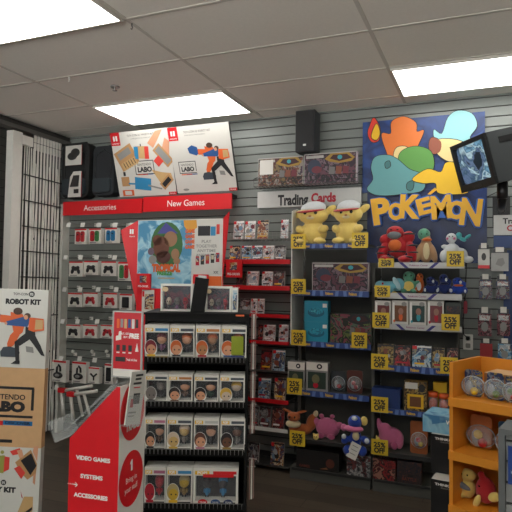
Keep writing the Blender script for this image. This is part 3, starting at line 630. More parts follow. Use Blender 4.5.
# ------------------------------------------------------------------ the two black display bays
YS = YW-.35
def bay(name, lab, u0, u1, vbt, side_white):
    X0, X1 = xof(u0, 350, YS), xof(u1, 350, YS)
    t = thing(name, lab, 'shelves', (X0, YS, 0)); w = X1-X0
    zt_ = zof((u0+u1)/2, vbt, YW-.01)
    MB().box(0, w, .33, .349, .0, zt_, bayblk).build('back_panel', t)
    MB().box(0, w, .02, .33, .0, .085, bayblk).build('kick_base', t)
    return t, X0, X1, w
b1, B1X0, B1X1, B1w = bay('display_bay', 'black shelving bay holding the two capped yellow plush toys', 290.5, 370.5, 250, True)
b2, B2X0, B2X1, B2w = bay('display_bay', 'black shelving bay below the blue cartoon wall panel', 373.5, 457, 262, False)
zt_ = zof(290, 209, YS+.1); 
MB().prism([(YS+.0, 1.04), (YS+.0, zt_-.03), (YS+.13, zt_), (YS+.3, zt_-.02), (YS+.3, 1.04)], 0, .006, white2).build('side_panel', b1, loc=(0, 0, 0))
sp = bpy.data.objects['side_panel']; sp.rotation_euler = (0, 0, R(90)); sp.location = (.0+YS*0+.003, -YS, 0)
# local: prism x = world depth; turned so that it runs along the bay's own depth axis
MB().box(-.004, .02, .22, .33, 0, 1.04, bayblk).build('side_panel', b1)
MB().box(B1w-.01, B1w+.012, .10, .33, 0, zof(371, 268, YS+.1), bayblk).build('side_panel', b1)
MB().box(B2w-.012, B2w, .16, .33, 0, zof(455, 300, YS+.1), bayblk).build('side_panel', b2)
stripblue = mat('strip_blue', '2c4580', .45); stripwhite = mat('strip_white', 'bdbdbc', .4); stripdark = mat('strip_dark', '262626', .5)
violet = mat('violet_print', '3b3580', .5)
def bshelf(key, bt, X0b, u0, u1, vt, vb, m, texts=0, u_at=None):
    um = u_at or (u0+u1)/2; z1, z0 = zof(um, vt, YS), zof(um, vb, YS); x0, x1 = xof(u0, vt, YS)-X0b, xof(u1, vt, YS)-X0b
    s_ = MB().box(x0+.003, x1-.003, .008, .33, z1-.018, z1-.004, shelfgrey if m is not stripdark else bayblk).build('shelf', bt)
    q = MB().box(x0, x1, 0, .008, z0, z1, m); zc = (z0+z1)/2; hh = z1-z0
    if texts == 1:
        for k in range(3):
            xc = x0+(x1-x0)*(.2+.3*k); q.text('Pokémon', xc, zc, hh*.5, -.001, yel2, w=.06, bold=.03)
            for sg in (-1, 1): q.dec([(xc+sg*.045, z0+.002), (xc+sg*.05, z1-.002), (xc+sg*.075, z1-.002), (xc+sg*.07, z0+.002)], -.001, mat('strip_light_blue', '5a76b4', .5))
    if texts == 2:
        for fx, sg in ((.31, 1), (.66, -1)):
            xc = x0+(x1-x0)*fx; q.dec([(xc-.022*sg-.014, z1-.001), (xc-.022*sg+.014, z1-.001), (xc+.022*sg+.014, z0+.001), (xc+.022*sg-.014, z0+.001)], -.001, violet)
        q.text('Pokémon Center', x0+(x1-x0)*.485, zc, hh*.30, -.001, mat('mauve_print', '8a4a70', .5), w=.13)
    q.build('price_strip', s_)
    SH[key] = z1-.004
bshelf('1a', b1, B1X0, 291.5, 368, 243.4, 248.4, stripblue, 1)
bshelf('1b', b1, B1X0, 291.5, 369, 290.6, 296.4, stripblue, 1)
bshelf('1c', b1, B1X0, 291.5, 371, 342.6, 348, stripblue, 1)
bshelf('1d', b1, B1X0, 291.5, 369, 392.6, 398.4, stripblue, 1)
bshelf('1e', b1, B1X0, 291.5, 371, 442.6, 446, stripdark, 0)
bshelf('1f', b1, B1X0, 291.5, 371, 473, 475.5, stripdark, 0)
bshelf('2a', b2, B2X0, 378, 464.5, 262.4, 268.2, stripwhite, 2)
bshelf('2b', b2, B2X0, 377, 462, 293.4, 299.4, stripwhite, 2)
bshelf('2c', b2, B2X0, 374, 462, 325, 330.6, stripwhite, 2)
bshelf('2d', b2, B2X0, 373.8, 458, 367, 373.4, stripblue, 1)
bshelf('2e', b2, B2X0, 373.8, 450, 411, 416.4, stripblue, 1)
bshelf('2f', b2, B2X0, 373.8, 441, 455, 459.5, stripdark, 0)
bshelf('2g', b2, B2X0, 373.8, 430, 483.4, 485.6, stripdark, 0)

def sale(u0, u1, v0, v1, lab, txt='25%', Y=YS-.012, rot=0):
    um, vm_ = (u0+u1)/2, (v0+v1)/2
    X0, X1 = xof(u0, vm_, Y), xof(u1, vm_, Y); zt_, zb = zof(um, v0, Y), zof(um, v1, Y); w, h = X1-X0, zt_-zb
    t = thing('sale_sign', lab, 'sign', ((X0+X1)/2, Y, zb), 0, 'yellow sale signs on the shelf edges')
    MB().box(-w/2, w/2, 0, .005, 0, h, yellow).build('card', t)
    MB().text(txt, 0, h*.67, h*.30, -.001, ink, w=w*.70, bold=.04).text('OFF', 0, h*.30, h*.32, -.001, ink, w=w*.66, bold=.05).build('lettering', t)
    MB().box(-w*.3, w*.3, .005, .0115, h*.35, h*.5, acr).build('clip', t)
sale(291, 305.6, 234, 248.6, 'yellow sign at the left of the shelf with the capped plush toys')
sale(351.8, 368, 232.6, 248, 'yellow sign at the right of the shelf with the capped plush toys')
sale(291, 305.6, 279, 294, 'yellow sign beside the long dark card set box, second shelf')
sale(291, 305.6, 330, 345.4, 'yellow sign beside the stacked teal boxes')
sale(351.6, 367, 332.6, 348, 'yellow sign covering a corner of the green card set box', '20%')
sale(287, 301.8, 378.4, 394.4, 'yellow sign below the white topped figure boxes, left end of the fourth shelf')
sale(289.6, 305, 431, 446, 'yellow sign in front of the brown and cream plush')
sale(378.5, 394, 258.5, 267.2, 'low yellow sign below the red and black plush')
sale(446.6, 464, 251, 266.6, 'yellow sign in front of the white plush with a teal curl')
sale(374.6, 390, 285.4, 297, 'yellow sign partly under the light blue plush')
sale(372.4, 389.4, 312.6, 327.8, 'yellow sign at the left of the boxed dolls row')
sale(441.4, 459.6, 314.2, 330.6, 'yellow sign at the right of the boxed dolls row')
sale(371.2, 388, 354, 369.4, 'yellow sign at the left of the DVD row')
sale(440.4, 458, 357.4, 374, 'yellow sign at the right of the DVD row above the orange unit')
sale(371.2, 388, 397, 412.4, 'yellow sign in front of the plain blue box')
sale(371.2, 388, 439.6, 455, 'yellow sign below the pink plush of the right bay')

def simple_box(key, u0, u1, vt, lab, m, name='toy_box', cat='box', depth=.08, Y=YS+.03, z0=None, side=None, extra=None, grp=None):
    z0 = SH[key] if z0 is None else z0
    X0, X1 = xof(u0, vt+15, Y), xof(u1, vt+15, Y); h = zof((u0+u1)/2, vt, Y)-z0; w = X1-X0-.003
    t = thing(name, lab, cat, ((X0+X1)/2, Y, z0), 0, grp)
    MB().box(-w/2, w/2, 0, depth, 0, h, side or m, front=m).build('carton', t, bevel=.0015)
    if extra:
        q = MB(); extra(q, w, h); q.build('printed_art', t)
    return z0+h, t
tcg_box(312.2, 368.6, 262.6, SH['1b'], YS+.03, 'long dark card set box alone on the second shelf of the left bay', 'tcgp', style=1)
def teal_extra(q, w, h):
    q.oval(0, h*.45, w*.36, h*.22, -.001, mat('teal_dark_print', '17607a', .5)); q.oval(0, h*.52, w*.30, h*.16, -.002, A['teal']); q.rect(w*.28, w*.46, h*.70, h*.88, -.001, white)
tealm = mat('teal_card', '1f8aa6', .4)
ztop, _ = simple_box('1c', 304.2, 328, 322, 'teal box, lower of the two stacked ones', tealm, extra=teal_extra)
simple_box('1c', 304.2, 328, 301, 'teal box, upper of the two stacked ones', tealm, extra=teal_extra, z0=ztop+.0005)
tcg_box(330, 371.6, 313.5, SH['1c'], YS+.035, 'green and black card set box beside the stacked teal boxes', 'green', style=2)
def white_top(q, w, h):
    q.rect(-w/2, w/2, h*.72, h, -.001, white); q.oval(w*.12, h*.86, w*.13, h*.09, -.002, ink); q.oval(w*.12, h*.86, w*.06, h*.04, -.003, white)
    q.rect(-w*.42, w*.42, h*.08, h*.66, -.001, mat('dark_green_print', '24382e', .5)); q.oval(-w*.05, h*.42, w*.18, h*.16, -.002, mat('olive_print', '6a6a4a', .5)); q.oval(-w*.05, h*.2, w*.12, h*.1, -.002, crim)
simple_box('1d', 287.5, 304.8, 362, 'white topped figure box behind the yellow sign on the fourth shelf', greyP, extra=white_top, name='figure_box')
simple_box('1d', 306, 327.8, 362.4, 'white topped figure box with a green window, beside two clear blisters', greyP, extra=white_top, name='figure_box')
def blister(key, u0, u1, vt, lab, cardm, ballm, Y=YS+.03, z0=None, frame=None, ball=(.5, .42, .40), contents=(), cw=.5):
    fr = frame or WALL; z0 = SH[key] if z0 is None else z0
    um = (u0+u1)/2; X0, X1 = fr.px(u0, vt+12, Y)[0], fr.px(u1, vt+12, Y)[0]; h = fr.px(um, vt, Y)[1]-z0; w = X1-X0
    wp = fr.w((X0+X1)/2, Y, z0)
    t = thing('blister_pack', lab, 'package', wp, fr.rot, 'clear blister packs')
    MB().rbox(-w*cw, w*cw, .05, .053, 0, h, cardm, w*.12).build('card', t)
    r = w*ball[2]*1.15
    MB().ell(0, .045, h*ball[1], r, .04, min(r, h*ball[1]-.002), ballm, seg=24, ring=14).tube([(r*1.0*math.cos(a_*math.pi/12), .048, h*ball[1]+min(r, h*ball[1]-.004)*math.sin(a_*math.pi/12)) for a_ in range(25)], .0022, mat('rim_plastic', 'b4bcc0', .3), 6, cap=False).build('blister', t)
    q = MB(); q.ell(-r*.2, .03, h*ball[1]-r*.1, r*.34, .014, r*.6, mat('toy_grey', '8d9094', .4))
    for k, c in enumerate(contents): q.ell(r*(.25-.3*k), .024, h*ball[1]-r*(.35-.5*k), r*.32, .014, r*.32, c)
    q.build('toy', t)
    return t
clr = clear('blister_plastic', 'ccd4d8', .27)
toyy, toyr, toyg = mat('toy_yellow', 'd8b62a', .4), mat('toy_red', 'b8222a', .4), mat('toy_green', '5a7a3a', .4)
blister('1d', 329.5, 344, 372, 'clear blister with a grey figure right of the white topped boxes', mat('slate_card', '30363a', .6), clr, contents=(toyr,))
blister('1d', 345.5, 361, 371.5, 'clear blister with a reddish figure at the right of the fourth shelf', mat('umber_card', '5a3028', .6), clr, contents=(toyr, toyr))
# fifth and bottom shelves, left bay
simple_box('1f', 296, 339, 451, 'long dark box with dim orange lettering on the bottom shelf', mat('near_black_card', '1c1918', .45), depth=.1, extra=lambda q, w, h: (q.text('GAMES', -w*.30, h*.14, h*.13, -.001, mat('dull_orange_print', '7a3a2a', .5)), q.oval(w*.30, h*.42, w*.10, h*.24, -.001, mat('dull_brown_print', '5a2e22', .5)), q.dec([(w*.05, h*.08), (w*.26, h*.10), (w*.22, h*.2)], -.002, mat('dull_tan_print', '8a5a3a', .5))))
simple_box('1f', 346.5, 370.5, 455, 'grey translucent box on the bottom shelf below the blue plush', A['grey'], depth=.1)
simple_box('1e', 283.9+8, 297, 436, 'small red edged box under the brown plush', A['red'], depth=.06, Y=YS+.02)
# DVDs and boxes, right bay
dg = 'DVDs on the fourth shelf of the right bay'
for a, b_, k, lab, vt in ((377, 393.6, 'gold', 'brownish DVD at the left of the DVD row', 344), (394.2, 410.4, 'red', 'dark red DVD, second from the left', 345.4), (412, 431.4, 'blue', 'blue and silver DVD in the middle of the row', 345.6), (432.2, 444.4, 'gold', 'dark gold DVD right of the blue one', 348), (446.6, 458, 'red', 'bright red topped DVD at the right end', 348.5)):
    case('2d', a, b_, vt, lab, k, dg, Y=YS+.04, name='dvd_case', d=.02, cat='DVD')
def doll(u0, u1, lab, fc, acc):
    def ex(q, w, h):
        q.rect(-w*.44, w*.44, h*.05, h*.95, -.001, postw)
        q.rect(-w*.40, w*.16 if 0 else w*.40, h*.12, h*.80, -.002, fc); q.rect(-w*.46, -w*.34, h*.08, h*.92, -.0025, wht_print)
        q.oval(w*.24, h*.86, w*.16, h*.09, -.003, greyP); q.oval(-w*.36, h*.14, w*.06, h*.06, -.004, acc)
        q.oval(.04*w, h*.55, w*.16, h*.14, -.004, mat('muted_tan_print', '9a7060', .5)); q.oval(.04*w, h*.32, w*.12, h*.16, -.0035, acc)
    return simple_box('2c', u0, u1, 300.6, lab, postw, name='doll_box', extra=ex, grp='white boxed figures in the right bay')
doll(374.6, 391.2, 'white box with a maroon window at the left end of the third shelf', mat('maroon_print', '6a2a2c', .5), crim)
doll(391.8, 408.6, 'white box with a brown and orange window', mat('brown_print', '6e4426', .5), orp)
doll(409.2, 426.6, 'white box with a dark green window', mat('deep_teal_print', '1f3e3c', .5), tealC)
doll(427.2, 444.2, 'white box with a dusty red window', mat('dusty_red_print', '7a3e42', .5), crim)
simple_box('2c', 445.4, 461.6, 302.5, 'dim greenish box at the right end of the boxed figures', mat('dull_green_card', '2c352f', .4), name='doll_box', extra=lambda q, w, h: q.rect(-w*.4, w*.4, h*.1, h*.85, -.001, A['dark']))
simple_box('2e', 371.8, 400.4, 388.6, 'plain dark blue box on the fifth shelf of the right bay', mat('royal_card', '1d356c', .45), depth=.1)
simple_box('2e', 404, 427, 381.4, 'gold framed box with a dark crest, middle of the fifth shelf', A['gold'], depth=.07, side=mat('ochre_card', '8a6a30', .5), extra=lambda q, w, h: (q.rect(-w*.46, w*.1, h*.74, h*.95, -.001, postw), q.oval(w*.28, h*.78, w*.14, h*.14, -.002, ink), q.rect(-w*.36, w*.36, h*.08, h*.56, -.001, yel2), q.rect(-w*.25, w*.25, h*.14, h*.48, -.002, mat('brown_print'))))
simple_box('2e', 433, 447, 382.5, 'small yellow box above the orange jars', yel2, depth=.05, Y=YS+.16)
q = MB()
for k, (u0, u1, vt, lab) in enumerate(((427.6, 437.8, 392.5, 'clear jar with a bright orange lid next to the gold box'), (438.2, 448.6, 394.5, 'clear jar with a bright orange lid nearest the orange unit'))):
    Y = YS+.035; X0, X1 = xof(u0, 400, Y), xof(u1, 400, Y); h = zof((u0+u1)/2, vt, Y)-SH['2e']; w = X1-X0
    t = thing('lidded_jar', lab, 'jar', ((X0+X1)/2, Y+w/2, SH['2e']))
    MB().tube([(0, 0, 0), (0, 0, h*.75)], w*.47, clr, 18).build('jar_body', t); MB().tube([(0, 0, h*.74), (0, 0, h)], w*.49, mat('orange_lid', 'd85a24', .4), 18).build('lid', t)
    MB().ell(0, 0, h*.37, w*.42, w*.42, h*.33, mat('jar_content', 'd8582c', .5)).build('contents', t)
simple_box('2g', 372.6, 395.6, 459.6, 'dark red box at the left of the bottom shelf in the right bay', A['red'], depth=.1)
simple_box('2g', 397, 421.6, 462, 'dim brown red box right of the dark red one on the bottom shelf', A['dark'], depth=.1, extra=lambda q, w, h: q.text('BATTLE', 0, h*.2, h*.14, -.001, mat('dull_orange_print')))
blister('2f', 409.4, 427, 423, 'blister pack with a red and yellow toy beside the pink plush', mat('rust_card', '9a5428', .6), clr, contents=(toyy, toyr))
# ------------------------------------------------------------------ plush toys (plain, generic stuffed toys)
def fur(n, c='000000'): return mat('plush_'+n, c, .9, bump=.35, bscale=260, sheen=.3, noise=.08, nscale=70)
fy = fur('yellow', 'e3c86e'); fr_ = fur('red', 'b01c24'); fb = fur('black', '26262a'); fo = fur('orange', 'cc6428'); fw = fur('white', 'cfd4d6')
ft = fur('teal', '4aa6ac'); fbl = fur('blue', '1d3f9c'); fp = fur('pink', 'c4668c'); fbr = fur('brown', 'a85a2c'); fc = fur('cream', 'd6c79c'); flb = fur('light_blue', '74b8c8'); ftan = fur('tan', 'b08a66'); fg = fur('grey', '6a6e72'); fgn = fur('green', '5c9c80')
eyem = mat('bead_eye', '0c0c0c', .2)
def plush(u0, u1, vt, key, lab, body, parts, Y=YS+.10, z0=None, fr=None, hw=None, rot=0, grp=None, vox=.006, pieces=None, fat=1.12):
    """parts drawn in units of the toy's width (x, y) and height (z); body fuses into one skin"""
    fr = fr or WALL; z0 = SH[key] if z0 is None else z0
    um = (u0+u1)/2; X0, X1 = fr.px(u0, vt+15, Y)[0], fr.px(u1, vt+15, Y)[0]; h = fr.px(um, vt, Y)[1]-z0; w = X1-X0
    t = thing('plush_toy', lab, 'plush toy', fr.w((X0+X1)/2, Y, z0), fr.rot+rot, grp)
    def put(q, e, m):
        cx, cyy, cz, rx, ry, rz = e[:6]; cx *= fat; rx *= fat; q.ell(cx*w, cyy*w, cz*h, rx*w, ry*w, rz*h, m, rot=e[6] if len(e) > 6 else None)
    q = MB()
    for e in parts: put(q, e, body)
    q.build('body', t, remesh=vox)
    for nm, m, es in (pieces or ()):
        k = MB()
        for e in es: put(k, e, m)
        k.build(nm, t)
    return t, w, h
def cap_toy(u0, u1, vt, lab, flip):
    f = -1 if flip else 1
    t, w, h = plush(u0, u1, vt, '1a', lab, fy, [(0, 0, .26, .30, .26, .27), (0, -.02, .66, .33, .28, .21), (-.2, -.22, .07, .13, .17, .075), (.2, -.22, .07, .13, .17, .075),
        (-.26, -.16, .34, .09, .16, .09, (.3, 0, R(25))), (.26, -.16, .34, .09, .16, .09, (.3, 0, R(-25))), (-.33, .02, .70, .12, .06, .08, (0, R(-35*f), 0)), (.36, .02, .78, .15, .06, .08, (0, R(-35), 0))],
        pieces=[('eyes', eyem, [(-.11, -.28, .69, .035, .02, .035), (.12, -.28, .69, .035, .02, .035)]), ('nose', fbr, [(0, -.285, .62, .035, .02, .018)]), ('muzzle', fc, [(0, -.22, .60, .12, .07, .06)])])
    q = MB(); q.ell(0, .0, .82*h, .31*w, .27*w, .16*h, fw, rot=(R(8), R(-6), 0)); q.build('cap', t)
    q = MB(); q.ell(-.04*w, -.10*w, .755*h, .34*w, .28*w, .035*h, fr_, rot=(R(10), R(-4), 0)); q.build('cap_brim', t)
cap_toy(293.5, 334, 200.5, 'yellow plush in a white and red cap, left one of the pair', False)
cap_toy(329.5, 368, 199, 'yellow plush in a white and red cap, right one of the pair', True)
plush(378, 417, 225, '2a', 'big red and black striped plush above the low yellow sign', fr_,
      [(0, .05, .42, .24, .22, .30), (-.05, .0, .82, .20, .18, .16), (-.32, -.05, .30, .12, .14, .26, (0, R(20), 0)), (.34, -.05, .30, .12, .14, .28, (0, R(-18), 0)), (-.22, -.2, .10, .16, .2, .10), (.2, -.2, .10, .16, .2, .10), (.26, .0, .68, .14, .12, .16), (-.28, .0, .62, .13, .12, .14)],
      pieces=[('belly', fo, [(-.03, -.19, .46, .15, .07, .15)]), ('muzzle', fg, [(-.05, -.15, .72, .16, .08, .10)]), ('stripes', fb, [(-.34, -.07, .42, .135, .15, .03), (-.36, -.07, .26, .13, .15, .03), (.36, -.07, .46, .135, .15, .03), (.37, -.07, .28, .135, .15, .03), (.28, -.02, .76, .145, .13, .03), (.0, .02, .30, .245, .235, .03), (-.2, -.2, .15, .165, .16, .035), (.22, -.2, .15, .165, .16, .035)]), ('eyes', eyem, [(-.12, -.19, .86, .025, .015, .02), (.03, -.19, .86, .025, .015, .02)])])
plush(415, 437, 228, '2a', 'tan plush with a green head and an orange scarf, middle of the top shelf', ftan,
      [(0, .05, .36, .30, .26, .36), (-.30, -.05, .28, .15, .2, .28, (0, R(14), 0)), (.30, -.05, .28, .15, .2, .28, (0, R(-14), 0)), (0, 0, .70, .2, .2, .16)],
      pieces=[('hood', fgn, [(-.08, .0, .82, .26, .24, .17, (0, R(-20), 0))]), ('scarf', fo, [(.06, -.16, .66, .20, .12, .05)]), ('chest', fc, [(.04, -.22, .34, .13, .08, .24)]), ('eyes', eyem, [(-.16, -.22, .82, .03, .02, .02), (.06, -.23, .82, .03, .02, .02)])])
plush(440, 468, 231, '2a', 'white plush with a teal curl on its head, right end of the top shelf', fw,
      [(-.05, 0, .38, .26, .24, .24), (-.08, -.02, .78, .18, .17, .16), (-.3, -.05, .22, .16, .18, .2), (.22, .0, .28, .22, .2, .2), (.45, -.02, .12, .18, .12, .11), (-.3, 0, .52, .12, .1, .07)],
      pieces=[('curl', ft, [(.16, .0, .86, .10, .07, .10), (.28, .0, .74, .12, .06, .06, (0, R(25), 0)), (.44, .0, .82, .12, .05, .05, (0, R(-35), 0))]), ('cheeks', fp, [(-.2, -.15, .76, .04, .03, .04), (.02, -.16, .76, .04, .03, .04)]), ('eyes', eyem, [(-.14, -.185, .82, .02, .015, .018), (-.03, -.19, .82, .02, .015, .018)])])
plush(377, 404, 276, '2b', 'light blue plush lying with its snout to the left over a yellow sign', flb,
      [(-.05, 0, .40, .40, .2, .30), (-.30, -.12, .45, .20, .16, .28), (.25, .02, .5, .22, .12, .40, (0, R(30), 0)), (.05, -.2, .15, .1, .12, .14)],
      pieces=[('crest', fy, [(-.4, -.16, .30, .12, .1, .12), (0, -.2, .12, .26, .08, .07, (0, R(12), 0))]), ('wing', fur('pale_blue', 'a8ccd6'), [(.22, -.12, .56, .09, .04, .42, (0, R(-28), 0))]), ('eyes', fr_, [(-.22, -.26, .55, .035, .02, .07)])])
plush(399, 419, 271, '2b', 'small teal plush with a round yellow belly sitting upright', fgn,
      [(0, .05, .32, .34, .28, .32), (0, .02, .76, .28, .24, .24), (-.36, -.04, .50, .14, .12, .08, (0, R(30), 0)), (.36, -.04, .50, .14, .12, .08, (0, R(-30), 0)), (-.22, -.2, .1, .14, .16, .1), (.22, -.2, .1, .14, .16, .1)],
      pieces=[('belly', fy, [(0, -.17, .32, .24, .09, .22)]), ('eyes', eyem, [(-.12, -.2, .80, .035, .02, .045), (.12, -.2, .80, .035, .02, .045)])], Y=YS+.13)
plush(414, 425.5, 273, '2b', 'small orange plush squeezed between the teal and dark blue toys', fo,
      [(0, .05, .40, .36, .3, .40), (0, .02, .80, .30, .26, .2), (-.3, -.2, .2, .14, .2, .16)], pieces=[('chest', fw, [(-.05, -.22, .36, .2, .1, .22)]), ('eyes', eyem, [(-.12, -.22, .84, .05, .03, .04), (.12, -.22, .84, .05, .03, .04)])], Y=YS+.15, vox=.004)
def bluetoy(u0, u1, vt, lab, acc, Y=YS+.12, key='2b', bm=None):
    plush(u0, u1, vt, key, lab, bm or fbl, [(0, .05, .34, .36, .25, .34), (-.05, -.02, .74, .28, .24, .25), (-.36, -.1, .22, .14, .16, .2), (.36, -.1, .24, .14, .16, .2), (.3, 0, .60, .12, .1, .16)],
      pieces=[('patches', fw, [(-.36, -.22, .22, .06, .05, .1), (.12, -.24, .70, .07, .04, .09), (.36, -.22, .2, .06, .05, .1)]), ('scarf', acc, [(0, -.12, .52, .26, .16, .07)]), ('eyes', eyem, [(-.16, -.24, .80, .035, .02, .05), (.04, -.25, .80, .035, .02, .05)])])
bluetoy(424, 439, 276, 'dark blue plush with white paws right of the small orange one', fur('navy', '16224a'), bm=fur('deep_blue', '1b2c66'))
bluetoy(437, 452, 273.5, 'dark blue plush with white patches, taller one on the second shelf', fur('navy', '16224a'), Y=YS+.14, bm=fur('deep_blue'))
bluetoy(450, 467, 277, 'blue plush with an orange scarf at the right end of the second shelf', fo)
t, w, h = plush(287, 318, 408, '1e', 'brown plush with a cream collar and bushy tail on the fifth shelf', fbr,
      [(-.25, .05, .24, .16, .16, .24), (-.24, -.04, .66, .19, .17, .18), (-.44, .0, .84, .16, .04, .06, (0, R(15), 0)), (-.02, .0, .86, .16, .04, .06, (0, R(-15), 0)), (.02, .08, .22, .25, .16, .2), (.24, .08, .48, .15, .12, .34, (0, R(16), 0))],
      pieces=[('collar', fc, [(-.25, -.04, .40, .22, .19, .14)]), ('tail_tip', fc, [(.36, .08, .82, .07, .07, .12, (0, R(16), 0))]), ('eyes', eyem, [(-.31, -.19, .68, .025, .02, .04), (-.17, -.19, .68, .025, .02, .04)])])
plush(314, 341, 414, '1e', 'pink plush turned away, between the brown and the blue plush toys', fp,
      [(0, .05, .42, .40, .26, .42), (-.38, -.02, .66, .12, .1, .16, (0, R(-25), 0)), (.40, -.02, .58, .12, .1, .16, (0, R(25), 0)), (-.2, 0, .90, .09, .08, .10), (.16, 0, .92, .09, .08, .09)], pieces=[('foot_soles', fur('rose', 'b05078'), [(-.18, -.18, .12, .12, .08, .11), (.18, -.18, .12, .12, .08, .11)])], Y=YS+.12)
plush(375, 402.5, 418, '2f', 'pink plush lying on the sixth shelf behind a yellow sign', fp,
      [(.08, .02, .36, .42, .26, .36), (-.28, -.02, .70, .10, .09, .28, (0, R(-14), 0)), (-.1, -.05, .56, .22, .18, .28), (.36, -.1, .3, .14, .14, .26)], pieces=[('foot_soles', fur('rose', 'b05078'), [(.22, -.22, .16, .10, .07, .13)])], Y=YS+.12)
plush(312.5, 319, 433, '1e', 'tiny yellow plush peeking beside the pink one', fy, [(0, 0, .45, .42, .4, .45), (-.3, 0, .85, .14, .12, .16), (.3, 0, .85, .14, .12, .16)], pieces=[('eyes', eyem, [(-.14, -.36, .55, .06, .05, .07), (.16, -.36, .55, .06, .05, .07)])], Y=YS+.03, vox=.003)
plush(375.5, 381, 435, '2f', 'tiny yellow plush above the yellow sign in front of the lying pink one', fy, [(0, 0, .45, .42, .4, .45), (-.3, 0, .85, .14, .12, .16)], pieces=[('eyes', eyem, [(-.14, -.36, .55, .06, .05, .07)])], Y=YS+.02, vox=.003)
# blue hanging plush clipped to the shelf edge
Y = YS-.055; X0, X1 = xof(340, 435, Y), xof(370, 435, Y); zb = zof(355, 457, Y); h = zof(355, 411, Y)-zb; w = X1-X0
t = thing('plush_toy', 'blue plush with a pink scarf and a paper tag hanging at the fifth shelf edge', 'plush toy', ((X0+X1)/2, Y, zb))
q = MB()
for e in ((.02, .02, .40, .20, .16, .22), (.0, .0, .76, .24, .2, .15), (-.30, -.04, .36, .18, .10, .08, (0, R(-35), 0)), (.36, -.04, .40, .18, .10, .08, (0, R(30), 0)), (-.22, -.06, .14, .16, .12, .12), (.26, -.06, .16, .16, .12, .12), (.0, .1, .46, .14, .14, .1)):
    q.ell(e[0]*w, e[1]*w, e[2]*h, e[3]*w, e[4]*w, e[5]*h, fbl, rot=e[6] if len(e) > 6 else None)
q.build('body', t, remesh=.006)
MB().ell(-.04*w, -.05*w, .62*h, .34*w, .2*w, .075*h, fp).ell(-.36*w, -.04*w, .62*h, .1*w, .1*w, .08*h, fp).build('scarf', t)
q = MB(); q.ell(-.34*w, -.12*w, .44*h, .08*w, .06*w, .06*h, fw).ell(.42*w, -.12*w, .40*h, .08*w, .06*w, .06*h, fw).ell(.02*w, -.15*w, .86*h, .1*w, .06*w, .05*h, fw).build('patches', t)
MB().ell(.06*w, -.12*w, .48*h, .12*w, .06*w, .10*h, fc).build('chest', t)
MB().ell(.30*w, .02*w, .80*h, .12*w, .08*w, .10*h, fy).build('ear', t)
q = MB(); q.M = Matrix.Translation((.0, -.14*w-.004, .16*h)) @ Matrix.Rotation(R(22), 4, 'Y'); q.box(-.17*w, .17*w, -.001, .001, -.18*h, .18*h, white)
for k in range(3): q.rect(-.1*w, .1*w, .1*h-.09*h*k, .115*h-.09*h*k, -.0018, greyP)
q.build('paper_tag', t)

# ------------------------------------------------------------------ blue cartoon panel -> plain generic shapes, with its real lettering
YP = YW-.03
t = thing('cartoon_panel', 'large blue wall panel with rounded cartoon shapes above yellow block lettering', 'wall art', (0, YP, 0))
navy = art('panel_blue', ['22386a', '27447e', '1e3262', '2c4c8a'], 3, blur=True); navy2 = art('panel_navy', ['1a2c58', '1e3466', '182850'], 3, blur=True)
X0, X1 = xof(362.6, 150, YP), xof(485, 150, YP); zt_, zm = (zof(362, 122.5, YP)+zof(484, 111.5, YP))/2, zof(425, 190, YP)
MB().box(X0, X1, 0, .029, zm, zt_, navy).build('upper_board', t)
X0b, X1b = xof(367, 230, YP), xof(487, 230, YP); zb = zof(425, 263, YP)
MB().box(X0b, X1b, .004, .029, zb, zm-.002, navy2).build('lower_board', t)
k_ = .0
def P2(pts, y=YP): return [(xof(u, v, y), zof(u, v, y)) for u, v in pts]
def smooth(pts, n=4):
    out = []; k = len(pts)
    for i in range(k):
        p0, p1, p2, p3 = [Vector(pts[j % k]) for j in (i-1, i, i+1, i+2)]
        for a in range(n):
            s = a/n; out.append(tuple(.5*((2*p1)+(p2-p0)*s+(2*p0-5*p1+4*p2-p3)*s*s+(3*p1-p0-3*p2+p3)*s**3)))
    return out
def shape(name, m, pts, y0, th=.006, sm=True):
    pp = P2(smooth(pts) if sm else pts); n = len(pp); sg = 1 if sum(pp[i][0]*pp[(i+1)%n][1]-pp[(i+1)%n][0]*pp[i][1] for i in range(n)) > 0 else -1; big = []
    for i in range(n):
        e = (Vector(pp[(i+1) % n])-Vector(pp[i-1])).normalized(); big.append((pp[i][0]+e.y*.005*sg, pp[i][1]-e.x*.005*sg))
    q = MB()
    q.prism(big, y0-th*.8, y0, ink); q.prism(pp, y0-th, y0-.0002, m); q.build(name, t); return y0-th
pc = lambda n, c='000000': mat('panel_'+n, c, .45, noise=.03)
po, pt_, pg, pl, py, pf, ppk, pwh = pc('orange', 'd8722c'), pc('teal', '5f9a9c'), pc('green', '5a9444'), pc('light_blue', '8cc4c8'), pc('yellow', 'e8b91e'), pc('flame', 'd83a28'), pc('cream', 'e0c88a'), pc('pale', 'c8dcdc')
